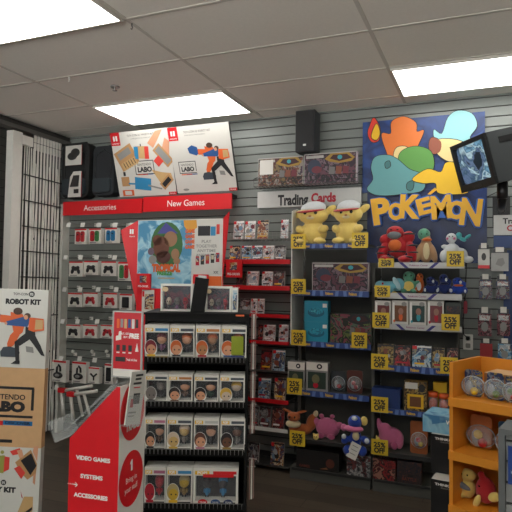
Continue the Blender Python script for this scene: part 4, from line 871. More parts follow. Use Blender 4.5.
# abstract rounded masses (no faces), about the colours and sizes seen
shape('flame_shape', pf, [(374, 118), (380, 128), (379, 140), (372, 142), (368, 134), (370, 126)], 0)
shape('flame_shape', py, [(377, 124), (380, 133), (377, 140), (372, 138), (373, 131)], -.006, .004)
shape('orange_shape', po, [(392, 122), (404, 117), (416, 123), (417, 132), (424, 131), (418, 146), (412, 162), (394, 164), (386, 150), (382, 134), (391, 134)], 0, .012)
shape('cream_shape', ppk, [(397, 148), (408, 148), (411, 160), (400, 165), (394, 158)], -.012, .004)
shape('light_blue_shape', pl, [(448, 118), (458, 111), (472, 114), (477, 126), (470, 137), (470, 147), (448, 146), (436, 142), (434, 130), (442, 134)], 0, .012)
shape('cream_shape', ppk, [(438, 140), (462, 142), (464, 156), (450, 162), (436, 152)], -.012, .004)
shape('rust_shape', pc('rust', '8c4a34'), [(432, 138), (441, 142), (440, 152), (432, 154), (429, 146)], -.0125, .004)
shape('green_shape', pg, [(402, 152), (416, 147), (431, 152), (434, 168), (424, 176), (404, 174), (399, 162)], -.016, .008)
shape('teal_shape', pt_, [(376, 158), (388, 156), (398, 160), (410, 170), (424, 176), (424, 190), (408, 194), (380, 196), (368, 190), (374, 180), (372, 168)], -.024, .012)
shape('yellow_shape', py, [(413, 180), (428, 170), (441, 173), (446, 164), (455, 164), (461, 172), (465, 184), (468, 193), (452, 195), (438, 193), (436, 184), (424, 184)], -.030, .010)
shape('pale_spot', pc('spot', '3f7474'), [(386, 164), (390, 162), (391, 167), (387, 169)], -.0365, .002); shape('pale_spot', pc('spot'), [(408, 184), (414, 182), (413, 190), (408, 190)], -.0365, .002)
# the lettering: yellow letters on blue outlines
lt = [('P', 381, 211, 25, 16, 8), ('O', 395.8, 211.5, 16, 13.5, 4), ('K', 410, 206.5, 22, 17, -4), ('É', 424.2, 206, 15, 12, 14), ('M', 441.2, 207, 21, 17, 4), ('O', 456.6, 210, 16.5, 14.5, 0), ('N', 471, 212, 24, 17, -7)]
lb = pc('letter_edge', '2b62b8'); ly = pc('letter_yellow', 'e2ab22')
for li, (ch, u, v, hpx, wpx, ang) in enumerate(lt):
    yl = -.058-.0012*li
    cx, cz = xof(u, v, YP+yl), zof(u, v, YP+yl); hh = hpx*.0080; ww = wpx*.0081
    chh = 'E' if ch == 'É' else ch
    q = MB()
    vs, fs = text_geo(chh, .02, 1); 
    def addl(off, m, ya, yb, sx=0, sz=0):
        vs, fs = text_geo(chh, off, 1); xs = [p[0] for p in vs]; zs = [p[1] for p in vs]; x0, x1, z0, z1 = min(xs), max(xs), min(zs), max(zs)
        base, _ = text_geo(chh, .02, 1); bx = [p[0] for p in base]; bz = [p[1] for p in base]; kx = ww/(max(bx)-min(bx)); kz = hh/(max(bz)-min(bz)); mx_, mz_ = (x0+x1)/2, (z0+z1)/2
        c, s_ = math.cos(R(ang)), math.sin(R(ang)); P = []
        for x, z in vs: a, b = (x-mx_)*kx, (z-mz_)*kz; a += sx; b += sz; P.append((cx+c*a-s_*b, cz+s_*a+c*b))
        q.add([(x, ya, z) for x, z in P], fs, m)
        ed = {}
        for f in fs:
            for i in range(len(f)):
                e = (f[i], f[(i+1) % len(f)]); kk = tuple(sorted(e)); ed.setdefault(kk, []).append(e)
        for kk, l in ed.items():
            if len(l) == 1:
                a, b = l[0]; q.add([(P[a][0], ya, P[a][1]), (P[b][0], ya, P[b][1]), (P[b][0], yb, P[b][1]), (P[a][0], yb, P[a][1])], [(0, 3, 2, 1)], m)
    
    for k in range(18): rr_ = .0165 if k < 12 else .008; addl(.02, lb, yl+.010+.0006*k, -.0005, rr_*math.cos(k*math.pi/6*(1 if k < 12 else 2)), rr_*math.sin(k*math.pi/6*(1 if k < 12 else 2)))
    if ch == 'M': q.box(cx-ww*.40, cx+ww*.40, yl+.005, 0, cz-hh*.48, cz+hh*.2, lb)
    addl(.045, ly, yl, yl+.012)
    if ch == 'É':
        a = P2([(427.5, 194), (435, 187.5), (437, 189.5), (430.5, 194.6)], YP+yl); q.prism(a, yl, yl+.010, ly); 
    q.build('letter', t)
MB().text('TM', xof(479.5, 226.5, YP), zof(479.5, 226.5, YP), .012, .0035, greyP).build('trademark_sign', t)

# ------------------------------------------------------------------ television on its wall bracket
import itertools
def fit_tv():
    obs = [(452.2, 147.8), (486.5, 131.6), (499, 183.5), (465, 191.4)]
    obs2 = [(512, 125.6), (512, 180)]
    Wd, Hh = .36, .335
    def pr(p): d = p.dot(vf); return 256+F*p.dot(vr)/d, 256-F*p.dot(vu)/d
    def cost(q):
        e = Euler(q[3:6]).to_matrix(); c = Vector(q[:3]); s = 0
        for (a, b), o in zip(((-1, 1), (1, 1), (1, -1), (-1, -1)), obs):
            x, y = pr(c+e @ Vector((a*Wd/2, 0, b*Hh/2))); s += (x-o[0])**2+(y-o[1])**2
        return s + 3*(q[1]-3.75)**2*4 + q[4]**2*8
    best = None
    for st in itertools.product((-.05,), (3.6, 3.9), (.6,), (.2,), (0,), (-.9, -.5)):
        q = list(st); q[0] = xof(475, 165, q[1]); q[2] = zof(475, 165, q[1])-ZC
        c = cost(q); step = [.1, .1, .1, .2, .2, .3]
        for it in range(400):
            imp = False
            for i in range(6):
                for s in (1, -1):
                    n = q[:]; n[i] += s*step[i]; cn = cost(n)
                    if cn < c: q, c, imp = n, cn, True
            if not imp: step = [x*.6 for x in step]
        if best is None or c < best[0]: best = (c, q)
    return best
cst, tq = fit_tv(); print('TVFIT', cst, [round(v, 3) for v in tq])
tvm = mat('tv_shell', '45494b', .5)
t = thing('television', 'small grey tube television tilted down on a bracket at the right edge', 'television', (tq[0], tq[1], tq[2]+ZC), tuple(tq[3:6]))
q = MB(); W2, H2 = .18, .1675
q.box(-W2, W2, .0, .30, -H2, H2, tvm); q.build('housing', t, bevel=.006)
q = MB()
for a in ((-W2, W2, H2-.03, H2), (-W2, W2, -H2, -H2+.05), (-W2, -W2+.03, -H2+.05, H2-.03), (W2-.03, W2, -H2+.05, H2-.03)): q.box(a[0], a[1], -.025, 0, a[2], a[3], mat('tv_bezel', '1f2123', .4))
q.build('bezel', t, bevel=.003)
q = MB(); nx = 8
vs = []; fs = []
for j in range(nx+1):
    for i in range(nx+1):
        a, b = i/nx*2-1, j/nx*2-1; vs.append((a*(W2-.028), -.014+.008*(a*a+b*b), .01+b*(H2-.038)))
for j in range(nx):
    for i in range(nx): n0 = j*(nx+1)+i; fs.append((n0, n0+1, n0+nx+2, n0+nx+1))
q.add(vs, fs, A['tv'], True); q.build('screen', t)
MB().box(-.05, .05, -.028, -.025, -H2+.012, -H2+.03, dgrey).build('button_row', t)
q = MB(); q.rbox(.0, 0.001, 0, .001, 0, .001, black, .0002) if 0 else None
q.box(W2+.0005, W2+.003, .08, .20, H2-.085, H2-.045, mat('vent_recess', '0e0e0f', .6)).build('side_grip', t)
# bracket: arm from wall to underneath the set
em_ = Euler(tq[3:6]).to_matrix(); pb = Vector((tq[0], tq[1], tq[2]+ZC))+em_ @ Vector((.03, .15, -H2))
t = thing('television_bracket', 'black wall arm carrying the television', 'bracket', (pb.x, YW, pb.z-.14))
dy = YW-pb.y
MB().box(-.06, .06, -.012, -.0008, -.12, .10, black).build('wall_plate', t)
MB().tube([(0, -.01, -.0), (0, -dy*.6, -.0), (0, -dy, .05)], .028, black, 10).tube([(0, -dy, .03), (0, -dy, .142)], .035, black, 12).build('arm', t)
q = MB(); 
pts = [(pb.x-.05, YW-.012, pb.z-.06), (pb.x-.3, YW-.012, pb.z-.13), (pb.x-.36, YW-.012, pb.z-.12)]
tag(MB().tube([(xof(487, 197, YW-.01), YW-.01, zof(487, 197, YW-.01)), (xof(497, 192, YW-.012), YW-.012, zof(497, 192, YW-.012)), (pb.x, YW-.015, pb.z-.06)], .004, black, 6).build('television_cable'), 'thin black cable running from the television bracket along the slats', 'cable')

# ------------------------------------------------------------------ right wall: hanging packs, outlet
def rpack(u0, u1, v0, v1, lab, front, top=white, Y=YW-.12, kind='card', bottom=None, cat='package', depth=.012, grp='card packs on the pegs at right', peg=True):
    um, vm_ = (u0+u1)/2, (v0+v1)/2
    X0, X1 = xof(u0, vm_, Y), xof(u1, vm_, Y); zt_, zb = zof(um, v0, Y), zof(um, v1, Y); w, h = X1-X0, zt_-zb
    t = thing('hanging_package', lab, cat, ((X0+X1)/2, Y, zb), 0, grp)
    q = MB().box(-w/2, w/2, 0, depth, 0, h*.82, front)
    q.box(-w*.42, w*.42, .002, depth-.002, h*.82, h, mat('header_card', '4a4c50', .5))
    if bottom: q.rect(-w/2, w/2, 0, h*.14, -.001, bottom)
    if kind == 'pack': q.rect(-w*.4, w*.4, h*.58, h*.76, -.001, A['icy']); q.oval(0, h*.34, w*.26, h*.18, -.001, greyP)
    if kind == 'white': q.oval(0, h*.5, w*.2, h*.16, -.001, dgrey); 
    if kind == 'ghost': q.dec([(-w*.25, h*.3), (-w*.1, h*.55), (w*.2, h*.6), (w*.3, h*.35), (w*.1, h*.2)], -.001, greyP)
    q.build('carton', t)
    MB().box(-w*.24, w*.24, -.012, -.009, h*.86, h*1.08, top).tube([(0, -.009, h*.97), (0, YW-Y-.001, h*.97)], .003, steel, 6).build('price_hook', t)
rpack(478, 489.6, 245, 268.5, 'white pack with a round dark eye and red foot, top row of pegs at right', postw, kind='white', bottom=red)
rpack(491, 508.5, 249, 271, 'wide pale box on the top row of pegs next to the red footed pack', mat('pale_grey_card', 'a8a8a6', .5), kind='ghost', depth=.04)
rpack(479, 492, 276, 299, 'card pack in the second peg row, left of the two', A['pack'], kind='pack')
rpack(496, 509.5, 276, 299, 'card pack in the second peg row, right of the two', A['pack'], kind='pack')
rpack(478, 491.5, 309, 336, 'reddish card pack in the third peg row, nearer the wall socket', A['packr'], kind='pack')
rpack(497, 510, 309, 336, 'reddish card pack in the third peg row at the picture edge', A['packr'], kind='pack')
rpack(480, 492.5, 340, 360, 'red pack in the lowest peg row', mat('scarlet_card', '9a2228', .45))
rpack(498, 511.5, 340, 362, 'blue and grey pack in the lowest peg row beside the red one', A['blue'], kind='pack')
tag(MB().box(-.11, .11, 0, .02, -.95, 0, mat('navy_panel')).build('backing_panel', loc=(xof(520, 300, YW-.0205), YW-.0205, zof(512, 250, YW-.03))), 'narrow dark blue board behind the packs at the right edge', 'panel')
X, Z = WALL.px(468, 342, YW-.008)
t = thing('wall_outlet', 'white double wall socket with a black plug in it', 'socket', (X, YW-.008, Z))
MB().rbox(-.035, .035, 0, .0075, -.058, .058, white2, .006).build('cover_plate', t)
MB().rbox(-.017, .017, -.002, 0, -.045, -.01, mat('socket_face', '8f8f8b', .4), .008).rbox(-.017, .017, -.002, 0, .01, .045, mat('socket_face'), .008).build('receptacle', t)
tag(MB().tube([(X, YW-.035, Z+.028), (X-.0, YW-.009, Z+.028)], .014, black, 10).tube([(X, YW-.034, Z+.028), (X-.03, YW-.04, Z+.06), (X-.035, YW-.02, Z+.15), (X-.02, YW-.012, Z+.35), (X-.01, YW-.012, Z+.6)], .004, black, 6).build('power_cord'), 'black power cord rising from the wall socket', 'cord')
X, Z = WALL.px(465.5, 307, YW-.06)
tag(MB().rbox(-.012, .012, 0, .05, -.05, .045, mat('coral_plastic', 'a83a4a', .5), .01).tube([(0, .02, .04), (0, .02, .07), (0, .059, .07)], .003, steel, 6).build('hanging_tag', loc=(X, YW-.06, Z)), 'small pink tag hanging beside the second shelf of the right bay', 'tag')
WS = 12.0
# ------------------------------------------------------------------ black figure rack
ox, oy = fwd(197, 400, 2.70); RK = Fr(ox, oy, YAW)
rk = thing('figure_rack', 'free standing black rack filled with boxed vinyl figures', 'rack', (ox, oy, 0), YAW)
xl, xr = RK.px(144.5, 340)[0], RK.px(248.5, 340)[0]; zt_ = RK.px(197, 313)[1]; rkm = mat('rack_black', '121212', .7); rkm.node_tree.nodes['Principled BSDF'].inputs['Specular IOR Level'].default_value = .2
D_ = .36
MB().box(xl, xl+.012, 0, D_, .0, zt_-.01, rkm).build('side_panel', rk); MB().box(xr-.012, xr, 0, D_, .0, zt_-.01, rkm).build('side_panel', rk)
MB().box(xl+.012, xr-.012, D_-.012, D_, .0, zt_-.01, rkm).build('back_panel', rk)
MB().box(xl-.004, xr+.004, -.012, D_+.004, zt_-.01, zt_, rkm).build('top_panel', rk, bevel=.002)
MB().box(xl+.012, xr-.012, -.004, .008, zt_-.042, zt_-.0105, rkm).build('header_bar', rk)
MB().box(xl, xr, .01, D_, 0.0, .06, rkm).build('base', rk)
TLS = [R(9), R(4), R(3), R(2), R(2)]
rows = [(326, 359.5), (375, 404), (418, 451.5), (468, 505.5)]
shz = []
def shelf_r(vb, TL):
    z = RK.px(197, vb)[1]; 
    q = MB(); q.M = Matrix.Translation((0, .0, z)) @ Matrix.Rotation(TL, 4, 'X')
    q.box(xl+.0125, xr-.0125, .0, .30, -.010, -.001, rkm); q.box(xl+.0125, xr-.0125, -.006, 0, -.018, .012, rkm)
    q.build('shelf', rk)
    q = MB(); n = 24
    for i in range(n+1):
        x = xl+.02+(xr-xl-.04)*i/n; q.tube([(x, -.0085, z-.01), (x, -.0105, z+.016)], .0014, steel, 5)
    q.tube([(xl+.014, -.0105, z+.016), (xr-.014, -.0105, z+.016)], .0016, steel, 5); q.build('wire_lip', rk); return z
for i, (a, b) in enumerate(rows): shz.append(shelf_r(b+.5, TLS[i]))
shelf_r(548, TLS[4])
dk = mat('window_black', '2c292c', .5)
def fig_box(r_, u0, u1, lab, strip, hair, fig, cloth, fdecal=True, back=0, twin=False, name_m=None, face=None):
    TL = TLS[r_]; vt, vb = rows[r_]; x0, x1 = RK.px(u0, vb)[0], RK.px(u1, vb)[0]; w = x1-x0-.0015; h = (RK.px(197, vt)[1]-shz[r_])/math.cos(TL); d = .09
    yo = .002+back*(d+.001); zz = shz[r_]+.0005; m = Matrix.Translation((0, yo*math.cos(TL), zz+yo*math.sin(TL)))
    wp = RK.w((x0+x1)/2, yo*math.cos(TL), zz+yo*math.sin(TL))
    t = thing('figure_box', lab, 'figure box', wp, (TL, 0, YAW), 'boxed vinyl figures on the black rack' if not back else 'second row of figure boxes on the black rack')
    wl, wr, wb, wt = -w*.45, w*.45, h*.13, h*.80
    q = MB()   # carton with a real window opening
    q.box(-w/2, w/2, d*.62, d, 0, h, white, front=dk); q.box(-w/2, wl, 0, d*.62, 0, h, white); q.box(wr, w/2, 0, d*.62, 0, h, white)
    q.box(wl, wr, 0, d*.62, 0, wb, white); q.box(wl, wr, 0, d*.62, wt, h, white); q.build('carton', t)
    if back: return t
    q = MB(); y = -.0008
    q.rect(-w*.46, -w*.14, h*.83, h*.93, y, yel2); q.text('POP!', -w*.30, h*.88, h*.07, y-.0004, wht_print, w=w*.22, bold=.05); q.rect(-w*.06, w*.46, h*.845, h*.925, y, strip)
    q.rect(-w*.1, w*.44, h*.05, h*.10, y, name_m or ink)
    if fdecal and not twin:
        cx, cz = -w*.25, h*.33
        q.oval(cx, cz, w*.26, h*.26, y-.0003, wht_print); q.oval(cx, cz+h*.03, w*.235, h*.22, y-.0006, hair); q.oval(cx+w*.02, cz-h*.035, w*.19, h*.15, y-.0009, face or skin)
        q.rect(cx-w*.16, cx+w*.18, h*.02, h*.15, y-.0007, cloth)
        for s_ in (-1, 1): q.oval(cx+w*.03+s_*w*.09, cz-h*.035, w*.03, h*.024, y-.0012, ink)
    q.build('printed_art', t)
    q = MB(); cs = (w*.16,) if not twin else (-w*.2, w*.16)
    for i, cx in enumerate(cs):
        k = 1 if not twin else .5
        q.ell(cx, d*.34, h*.56, w*.19*k*1.05, d*.28, h*.15, face or skin); q.ell(cx, d*.39, h*.615, w*.205*k*1.05, d*.28, h*.135, hair if i == 0 else fig)
        q.ell(cx, d*.36, h*.31, w*.08*k*1.2, d*.16, h*.12, fig); q.ell(cx-w*.05*k, d*.34, h*.205, w*.04*k, d*.12, h*.04, ink); q.ell(cx+w*.05*k, d*.34, h*.205, w*.04*k, d*.12, h*.04, ink)
        q.ell(cx-w*.12*k, d*.32, h*.34, w*.035*k, d*.1, h*.06, fig); q.ell(cx+w*.12*k, d*.32, h*.34, w*.035*k, d*.1, h*.06, fig)
    q.build('figure', t)
    MB().box(wl, wr, .0005, .0012, wb, wt, winm).build('window', t)
    return t
hm = lambda n, c='000000': mat('ink_'+n, c, .5, noise=.04)
h_red, h_or, h_blk, h_br, h_yel, h_pale = hm('auburn', '7a2430'), hm('ginger', 'c8622c'), hm('black_hair', '201c1e'), hm('brown_hair', '5a3226'), hm('blonde', 'd0a840'), hm('pale', 'cdb9a4')
f_vio, f_dk, f_gy, f_tn, f_gn, f_rd, f_bl, f_bz = hm('violet', '7a4a70'), hm('charcoal', '3a3438'), hm('ash', '77706c'), hm('umber', '6a4a38'), hm('bottle', '3a5a48'), hm('ruby', 'b02434'), hm('slate_blue', '4a6a9a'), hm('bronze', 'a08040')
s_bl, s_gr, s_wh, s_or, s_pk = hm('cyan_strip', '3a86b8'), hm('grey_strip', '4a5058'), hm('pale_strip', 'b8b8b4'), hm('orange_strip', 'b87840'), hm('pink_strip', 'b06a86')
fig_box(0, 144.6, 169.2, 'figure box with an auburn haired figure and yellow base strip, top row, far left', s_bl, h_red, f_vio, yel2, name_m=yel2)
fig_box(0, 169.8, 194.6, 'figure box with an orange haired portrait, top row, second from left', s_gr, h_or, f_dk, f_dk)
fig_box(0, 195.6, 220.4, 'figure box with an orange bearded portrait and brown figure, top row', s_or, h_or, f_tn, crim, face=hm('ruddy', 'b07a50'))
t = fig_box(0, 221, 246.4, 'figure box with a lime green window, right end of the top row', s_gr, h_or, hm('lime_figure', '9aa82a'), f_bl)
q = MB(); q.rect(-.012, .045, .026, .118, -.0018, hm('lime', '8f9c2c')); q.rect(-.014, .05, .006, .022, -.0018, hm('royal', '2c3c80')); q.build('window_card', t)
for i, (a, b) in enumerate(((145.6, 169), (170.4, 194), (196.4, 220), (221.8, 245.6))):
    fig_box(0, a, b, 'white box top showing behind the %s figure box of the top row' % ['first', 'second', 'third', 'fourth'][i], s_wh, h_blk, f_dk, f_dk, back=1)
fig_box(1, 145, 167.6, 'figure box with a dark armoured figure, second row, far left', s_gr, f_gy, f_dk, f_dk, face=f_gy)
fig_box(1, 168, 192.4, 'figure box with a dark haired pale portrait and tan strip, second row', s_or, h_blk, f_tn, f_tn)
fig_box(1, 193.8, 218.4, 'figure box with a long black haired portrait, second row', s_gr, h_blk, f_gn, f_dk)
fig_box(1, 219.2, 244.6, 'figure box with a blonde portrait, right end of the second row', s_gr, h_yel, f_dk, f_gy, face=h_pale)
fig_box(2, 144.4, 165.6, 'figure box with a pink strip, third row, partly behind the kiosk', s_pk, h_blk, f_tn, f_dk)
fig_box(2, 166.4, 192, 'figure box with a bald yellowish portrait, third row', s_gr, h_pale, f_gy, h_yel, face=hm('wax', 'c9a86a'))
fig_box(2, 193.4, 219, 'figure box with a brown bobbed portrait in pink, third row', s_wh, h_br, f_dk, hm('rose_cloth', 'b8788c'))
fig_box(2, 220, 245, 'figure box with a dark skinned figure, right end of the third row', s_gr, h_blk, f_gy, f_bz, face=hm('dark_skin', '6a4634'))
fig_box(3, 143.8, 165.4, 'figure box with an all red figure, bottom row', s_pk, f_rd, f_rd, f_rd, face=f_rd)
fig_box(3, 166, 192, 'figure box with a masked yellow figure and blue strip, bottom row', s_bl, hm('mask', 'b0a070'), f_bz, yel2, face=hm('mustard', 'c8a430'))
t = fig_box(3, 192.6, 238, 'double width figure box with two small figures and a red title strip', red, h_blk, s_bl, f_dk, twin=True, face=f_dk)
q = MB()
for k, m in enumerate((red, pj, hm('navy_badge', '22305c'))): q.oval(-.06+.06*k, .018, .022, .014, -.002, m); q.text('CIVIL WAR' if k == 1 else 'TEAM', -.06+.06*k, .018, .008, -.003, wht_print, w=.03)
q.rect(-.06, .085, .135, .15, -.002, red); q.build('badges', t)
# two wide figure sets on the rack top, slanted header bracket
def set_box(u0, u1, vt, lab, y0=.10, side=.10):
    x0, x1 = RK.px(u0, 300, y0)[0], RK.px(u1, 300, y0)[0]; h = RK.px((u0+u1)/2, vt, y0)[1]-zt_; w = x1-x0
    t = thing('figure_set_box', lab, 'figure box', RK.w((x0+x1)/2, y0, zt_+.0005), YAW, 'wide figure sets on top of the black rack')
    q = MB(); q.box(-w/2, w/2, .05, side, 0, h, white, front=A['purple']); b = .010
    for a in ((-w/2, w/2, 0, b), (-w/2, w/2, h-b, h), (-w/2, -w/2+b, b, h-b), (w/2-b, w/2, b, h-b)): q.box(a[0], a[1], 0, .05, a[2], a[3], white)
    q.build('carton', t)
    q = MB()
    for k in range(3):
        cx = -w*.26+w*.26*k; q.ell(cx, .028, h*.36, w*.085, .02, h*.15, [h_pale, f_gy, f_rd][k]); q.ell(cx, .028, h*.16, w*.05, .015, h*.1, [f_dk, f_vio, f_rd][k])
        for s_ in (-1, 1): q.ell(cx+s_*w*.03, .01, h*.36, w*.016, .004, h*.03, ink)
    q.build('figure', t)
    q = MB(); q.oval(-w*.36, h*.80, w*.10, h*.09, -.001, hm('cream_logo', 'd0b890')); q.build('printed_art', t)
    MB().box(-w/2+b, w/2-b, .001, .002, b, h-b, winm).build('window', t)
    return t, w, h
set_box(160.5, 192.5, 284, 'wide figure set box with dark violet art, left of the slanted black bracket')
t, w, h = set_box(205, 231.5, 286.5, 'wide figure set box right of the slanted black bracket')
x0, x1 = RK.px(232, 300, .10)[0], RK.px(237.6, 300, .10)[0]; h = RK.px(234, 288, .1)[1]-zt_
tag(MB().box(x0, x1, .10, .20, 0, h, white).rect(x0+.004, x1-.004, h*.1, h*.9, .099, A['blue']).build('figure_box', loc=RK.w(0, 0, zt_+.0005), rot=YAW), 'narrow blue sided box end at the right of the rack top', 'box')
a = RK.px(202.5, 274, .03); b = RK.px(197, 312, .03)
q = MB(); ang = math.atan2(a[0]-b[0], a[1]-b[1]); L_ = math.hypot(a[0]-b[0], a[1]-b[1])
q.M = Matrix.Translation((b[0], .03, zt_-.004)) @ Matrix.Rotation(ang, 4, 'Y'); q.box(-.033, .033, 0, .018, 0, L_-.012, rkm); q.box(-.02, .02, .002, .016, L_-.012, L_, steel, top=steel)
q.build('header_bracket', rk, bevel=.003)
x0 = RK.px(240, 312, -.013)[0]
MB().rect(x0-.02, x0+.02, -.006, .002, 0, orp).build('price_tag', rk, loc=(0, -.0135, zt_-.006))
# cards hanging on the rack's right side
for i, (v0, v1, w_) in enumerate(((316, 340, .10), (345, 371, .10), (376, 400, .09), (406, 436, .09), (470, 503, .12))):
    za, zb = RK.px(250, v0)[1], RK.px(250, v1)[1]; t = thing('hanging_pack_bundle', 'bundle of pale packs hanging on the right side of the black rack, %s' % ['topmost', 'second from top', 'third from top', 'fourth from top', 'lowest'][i], 'package', RK.w(xr, .02+.0, zb), YAW, 'pack bundles on the rack side')
    q = MB(); pk = mat('bundle_card', '8a6a62', .5)
    for k in range(3): q.box(.012+.009*k, .018+.009*k, .02+.006*k, .02+w_+.006*k, 0, za-zb, pk if k != 1 else white)
    q.build('packs', t); MB().tube([(.0, .06, za-zb-.01), (.045, .06, za-zb-.01)], .003, steel, 6).build('peg', t)

# ------------------------------------------------------------------ trade-in kiosk
ox, oy = fwd(118.8, 450, 2.15); KF = Fr(ox, oy, R(6))
kt = thing('trade_in_kiosk', 'red and white cardboard kiosk pointing to VIDEO GAMES, SYSTEMS and ACCESSORIES', 'kiosk', (ox, oy, 0), R(6))
A1 = KF.px(120.4, 387); L1 = KF.px(70.2, 438.5); xl = KF.px(69, 460)[0]; DK = KF.px(100, 400)[1]
# depth of the white side from the picture
KS = Fr(ox, oy, R(6)+R(90)); dS = KS.px(144.5, 450)[0]; print('kiosk', A1, L1, 'depth', dS)
out = [(xl, 0), (0, 0), (0, A1[1]), (-.015, A1[1]), (xl, L1[1])]
sidew = mat('kiosk_white', 'e2e0da', .4); vred = mat('kiosk_red', 'dc1c26', .4)
q = MB(); q.prism(out, 0, dS, sidew, front=vred); q.build('body', kt)
q = MB(); wtx = KF.px(111.8, 460)[0]-KF.px(76.2, 460)[0]
for (s_, u0, u1, v, hp) in (('VIDEO GAMES', 76, 110.4, 459, 3.9), ('SYSTEMS', 80.4, 102.8, 477, 3.9), ('ACCESSORIES', 73.8, 107.8, 496.4, 3.9)):
    a, b = KF.px(u0, v), KF.px(u1, v); q.text(s_, (a[0]+b[0])/2, KF.px((u0+u1)/2, v)[1], hp*.0038, -.001, wht_print, w=b[0]-a[0], bold=.05)
z = KF.px(70, 483.6)[1]
for k in range(3): x = KF.px(67.8+2*k, 483)[0]; q.rect(x, x+.004, z-.002, z+.002, -.001, wht_print)
x = KF.px(73.5, 483)[0]; q.rect(x, x+.012, z-.002, z+.002, -.001, wht_print); q.dec([(x+.007, z+.009), (x+.011, z+.009), (x+.020, z), (x+.011, z-.009), (x+.007, z-.009), (x+.015, z)], -.0015, wht_print)
q.build('lettering', kt)
kside = thing('x', 'x', 'x'); bpy.data.objects.remove(kside)
def on_side(q):      # local x of the picture = depth, front faces the kiosk's +x
    q.M = Matrix.Rotation(R(90), 4, 'Z'); return q
q = on_side(MB())
def circ(u, v, hp, txts):
    x, z = KS.px(u, v); r = KS.px(u, v-hp/2)[1]-z
    q.oval(x, z, min(r, dS*.46), r, -.001, vred, n=36)
    for (s_, dz, hh, ww, bd) in txts:
        if s_ == '1': q.dec([(x-.05*r, z+dz*r-.2*r), (x+.07*r, z+dz*r-.2*r), (x+.07*r, z+dz*r+.2*r), (x-.02*r, z+dz*r+.2*r), (x-.12*r, z+dz*r+.1*r), (x-.12*r, z+dz*r+.04*r), (x-.05*r, z+dz*r+.08*r)], -.002, wht_print); continue
        q.text(s_, x, z+dz*r, hh*r, -.002, wht_print, w=ww*r, bold=bd)
circ(132.5, 411, 57, (('THE', -.05, .22, .6, .05), ('TRADE', -.50, .24, .95, .05)))
circ(131, 478, 54, (('1', .48, .36, .26, .03), ('Bring in', .0, .2, .8, 0), ('your stuff', -.34, .2, .95, 0)))
circ(128, 544, 54, (('2', .48, .36, .2, .05),))
q.build('printed_circles', kt)
# sloping acrylic tray over the top edge
q = MB(); sl = math.atan2(A1[1]-L1[1], -.015-xl); T = KF.px(50, 421); T2 = KF.px(62, 436)
q.prism([(-.005, A1[1]+.004), (xl-.005, L1[1]+.004), (xl-.06, L1[1]-.02), (xl-.063, L1[1]-.014), (xl-.008, L1[1]+.012), (-.008, A1[1]+.012)], -.004, dS*.75, acr)
q.prism([(xl-.06, L1[1]-.02), (xl-.064, L1[1]-.02), (xl-.10, L1[1]+.055), (xl-.096, L1[1]+.055)], -.004, dS*.75, acr)
q.prism([(-.008, A1[1]+.012), (-.008, A1[1]+.03), (xl-.02, L1[1]+.03), (xl-.06, L1[1]-.01)], -.006, -.0045, acr)
q.build('acrylic_tray', kt)
MB().prism([(-.006, A1[1]+.003), (xl+.004, L1[1]+.003), (xl, L1[1]+.001), (-.015, A1[1]+.001)], .01, dS*.7, mat('tray_backing', '2a1f1c', .5)).build('tray_liner', kt)
# framed offer sign standing on the kiosk top
yS = dS*.55; x0, x1 = KF.px(112.4, 345, yS)[0], KF.px(142.5, 345, yS)[0]; zt2 = KF.px(127, 311, yS)[1]; zb2 = A1[1]+.013; w, h = x1-x0, zt2-zb2
t = thing('framed_offer_sign', 'red FREE offer sign in a clear acrylic holder on the kiosk', 'sign', KF.w((x0+x1)/2, yS, zb2), R(6))
q = MB(); b = .006
q.box(-w/2, w/2, .004, .006, 0, h, acr)
for a in ((-w/2, w/2, h-b, h), (-w/2, w/2, 0, b), (-w/2, -w/2+b, b, h-b), (w/2-b, w/2, b, h-b)): q.box(a[0], a[1], -.004, .004, a[2], a[3], mat('frame_clear_grey', 'a8aaa6', .25))
q.build('holder', t)
q = MB(); q.box(-w/2+b, w/2-b, -.001, .003, h*.13, h-b, mat('sheet_red', 'c01c26', .4)); q.box(-w/2+b, w/2-b, -.001, .003, b, h*.13, white); y = -.002
for k in range(6): q.rect(-w*.36+w*.125*k, -w*.27+w*.125*k, h*(.74+.01*(k % 2)), h*.88, y, [orp, greyP, tan, pj, postw, dgrey][k])
q.text('BUY 2 GET 1', -w*.06, h*.66, h*.03, y, wht_print, w=w*.3).text('BUY 2', -w*.04, h*.61, h*.03, y, wht_print, w=w*.16).text('FREE', w*.23, h*.63, h*.07, y, wht_print, w=w*.32, bold=.05)
q.dec([(-w*.38, h*.55), (-w*.2, h*.57), (-w*.2, h*.70), (-w*.28, h*.69), (-w*.30, h*.63), (-w*.38, h*.62)], y, white)
for k in range(3): q.rect(-w*.36+w*.2*k, -w*.24+w*.2*k, h*.40, h*.49, y, dgrey); q.rect(-w*.35+w*.2*k, -w*.25+w*.2*k, h*.365, h*.385, y, white)
q.prism([(w*.27, h*.40), (w*.38, h*.40), (w*.33, h*.53)], y-.0005, y, white)
q.rect(-w*.38, -w*.05, h*.24, h*.31, y, dgrey); q.text('Trade in & Save', w*.16, h*.275, h*.035, y, wht_print, w=w*.36)
q.build('sheet', t)
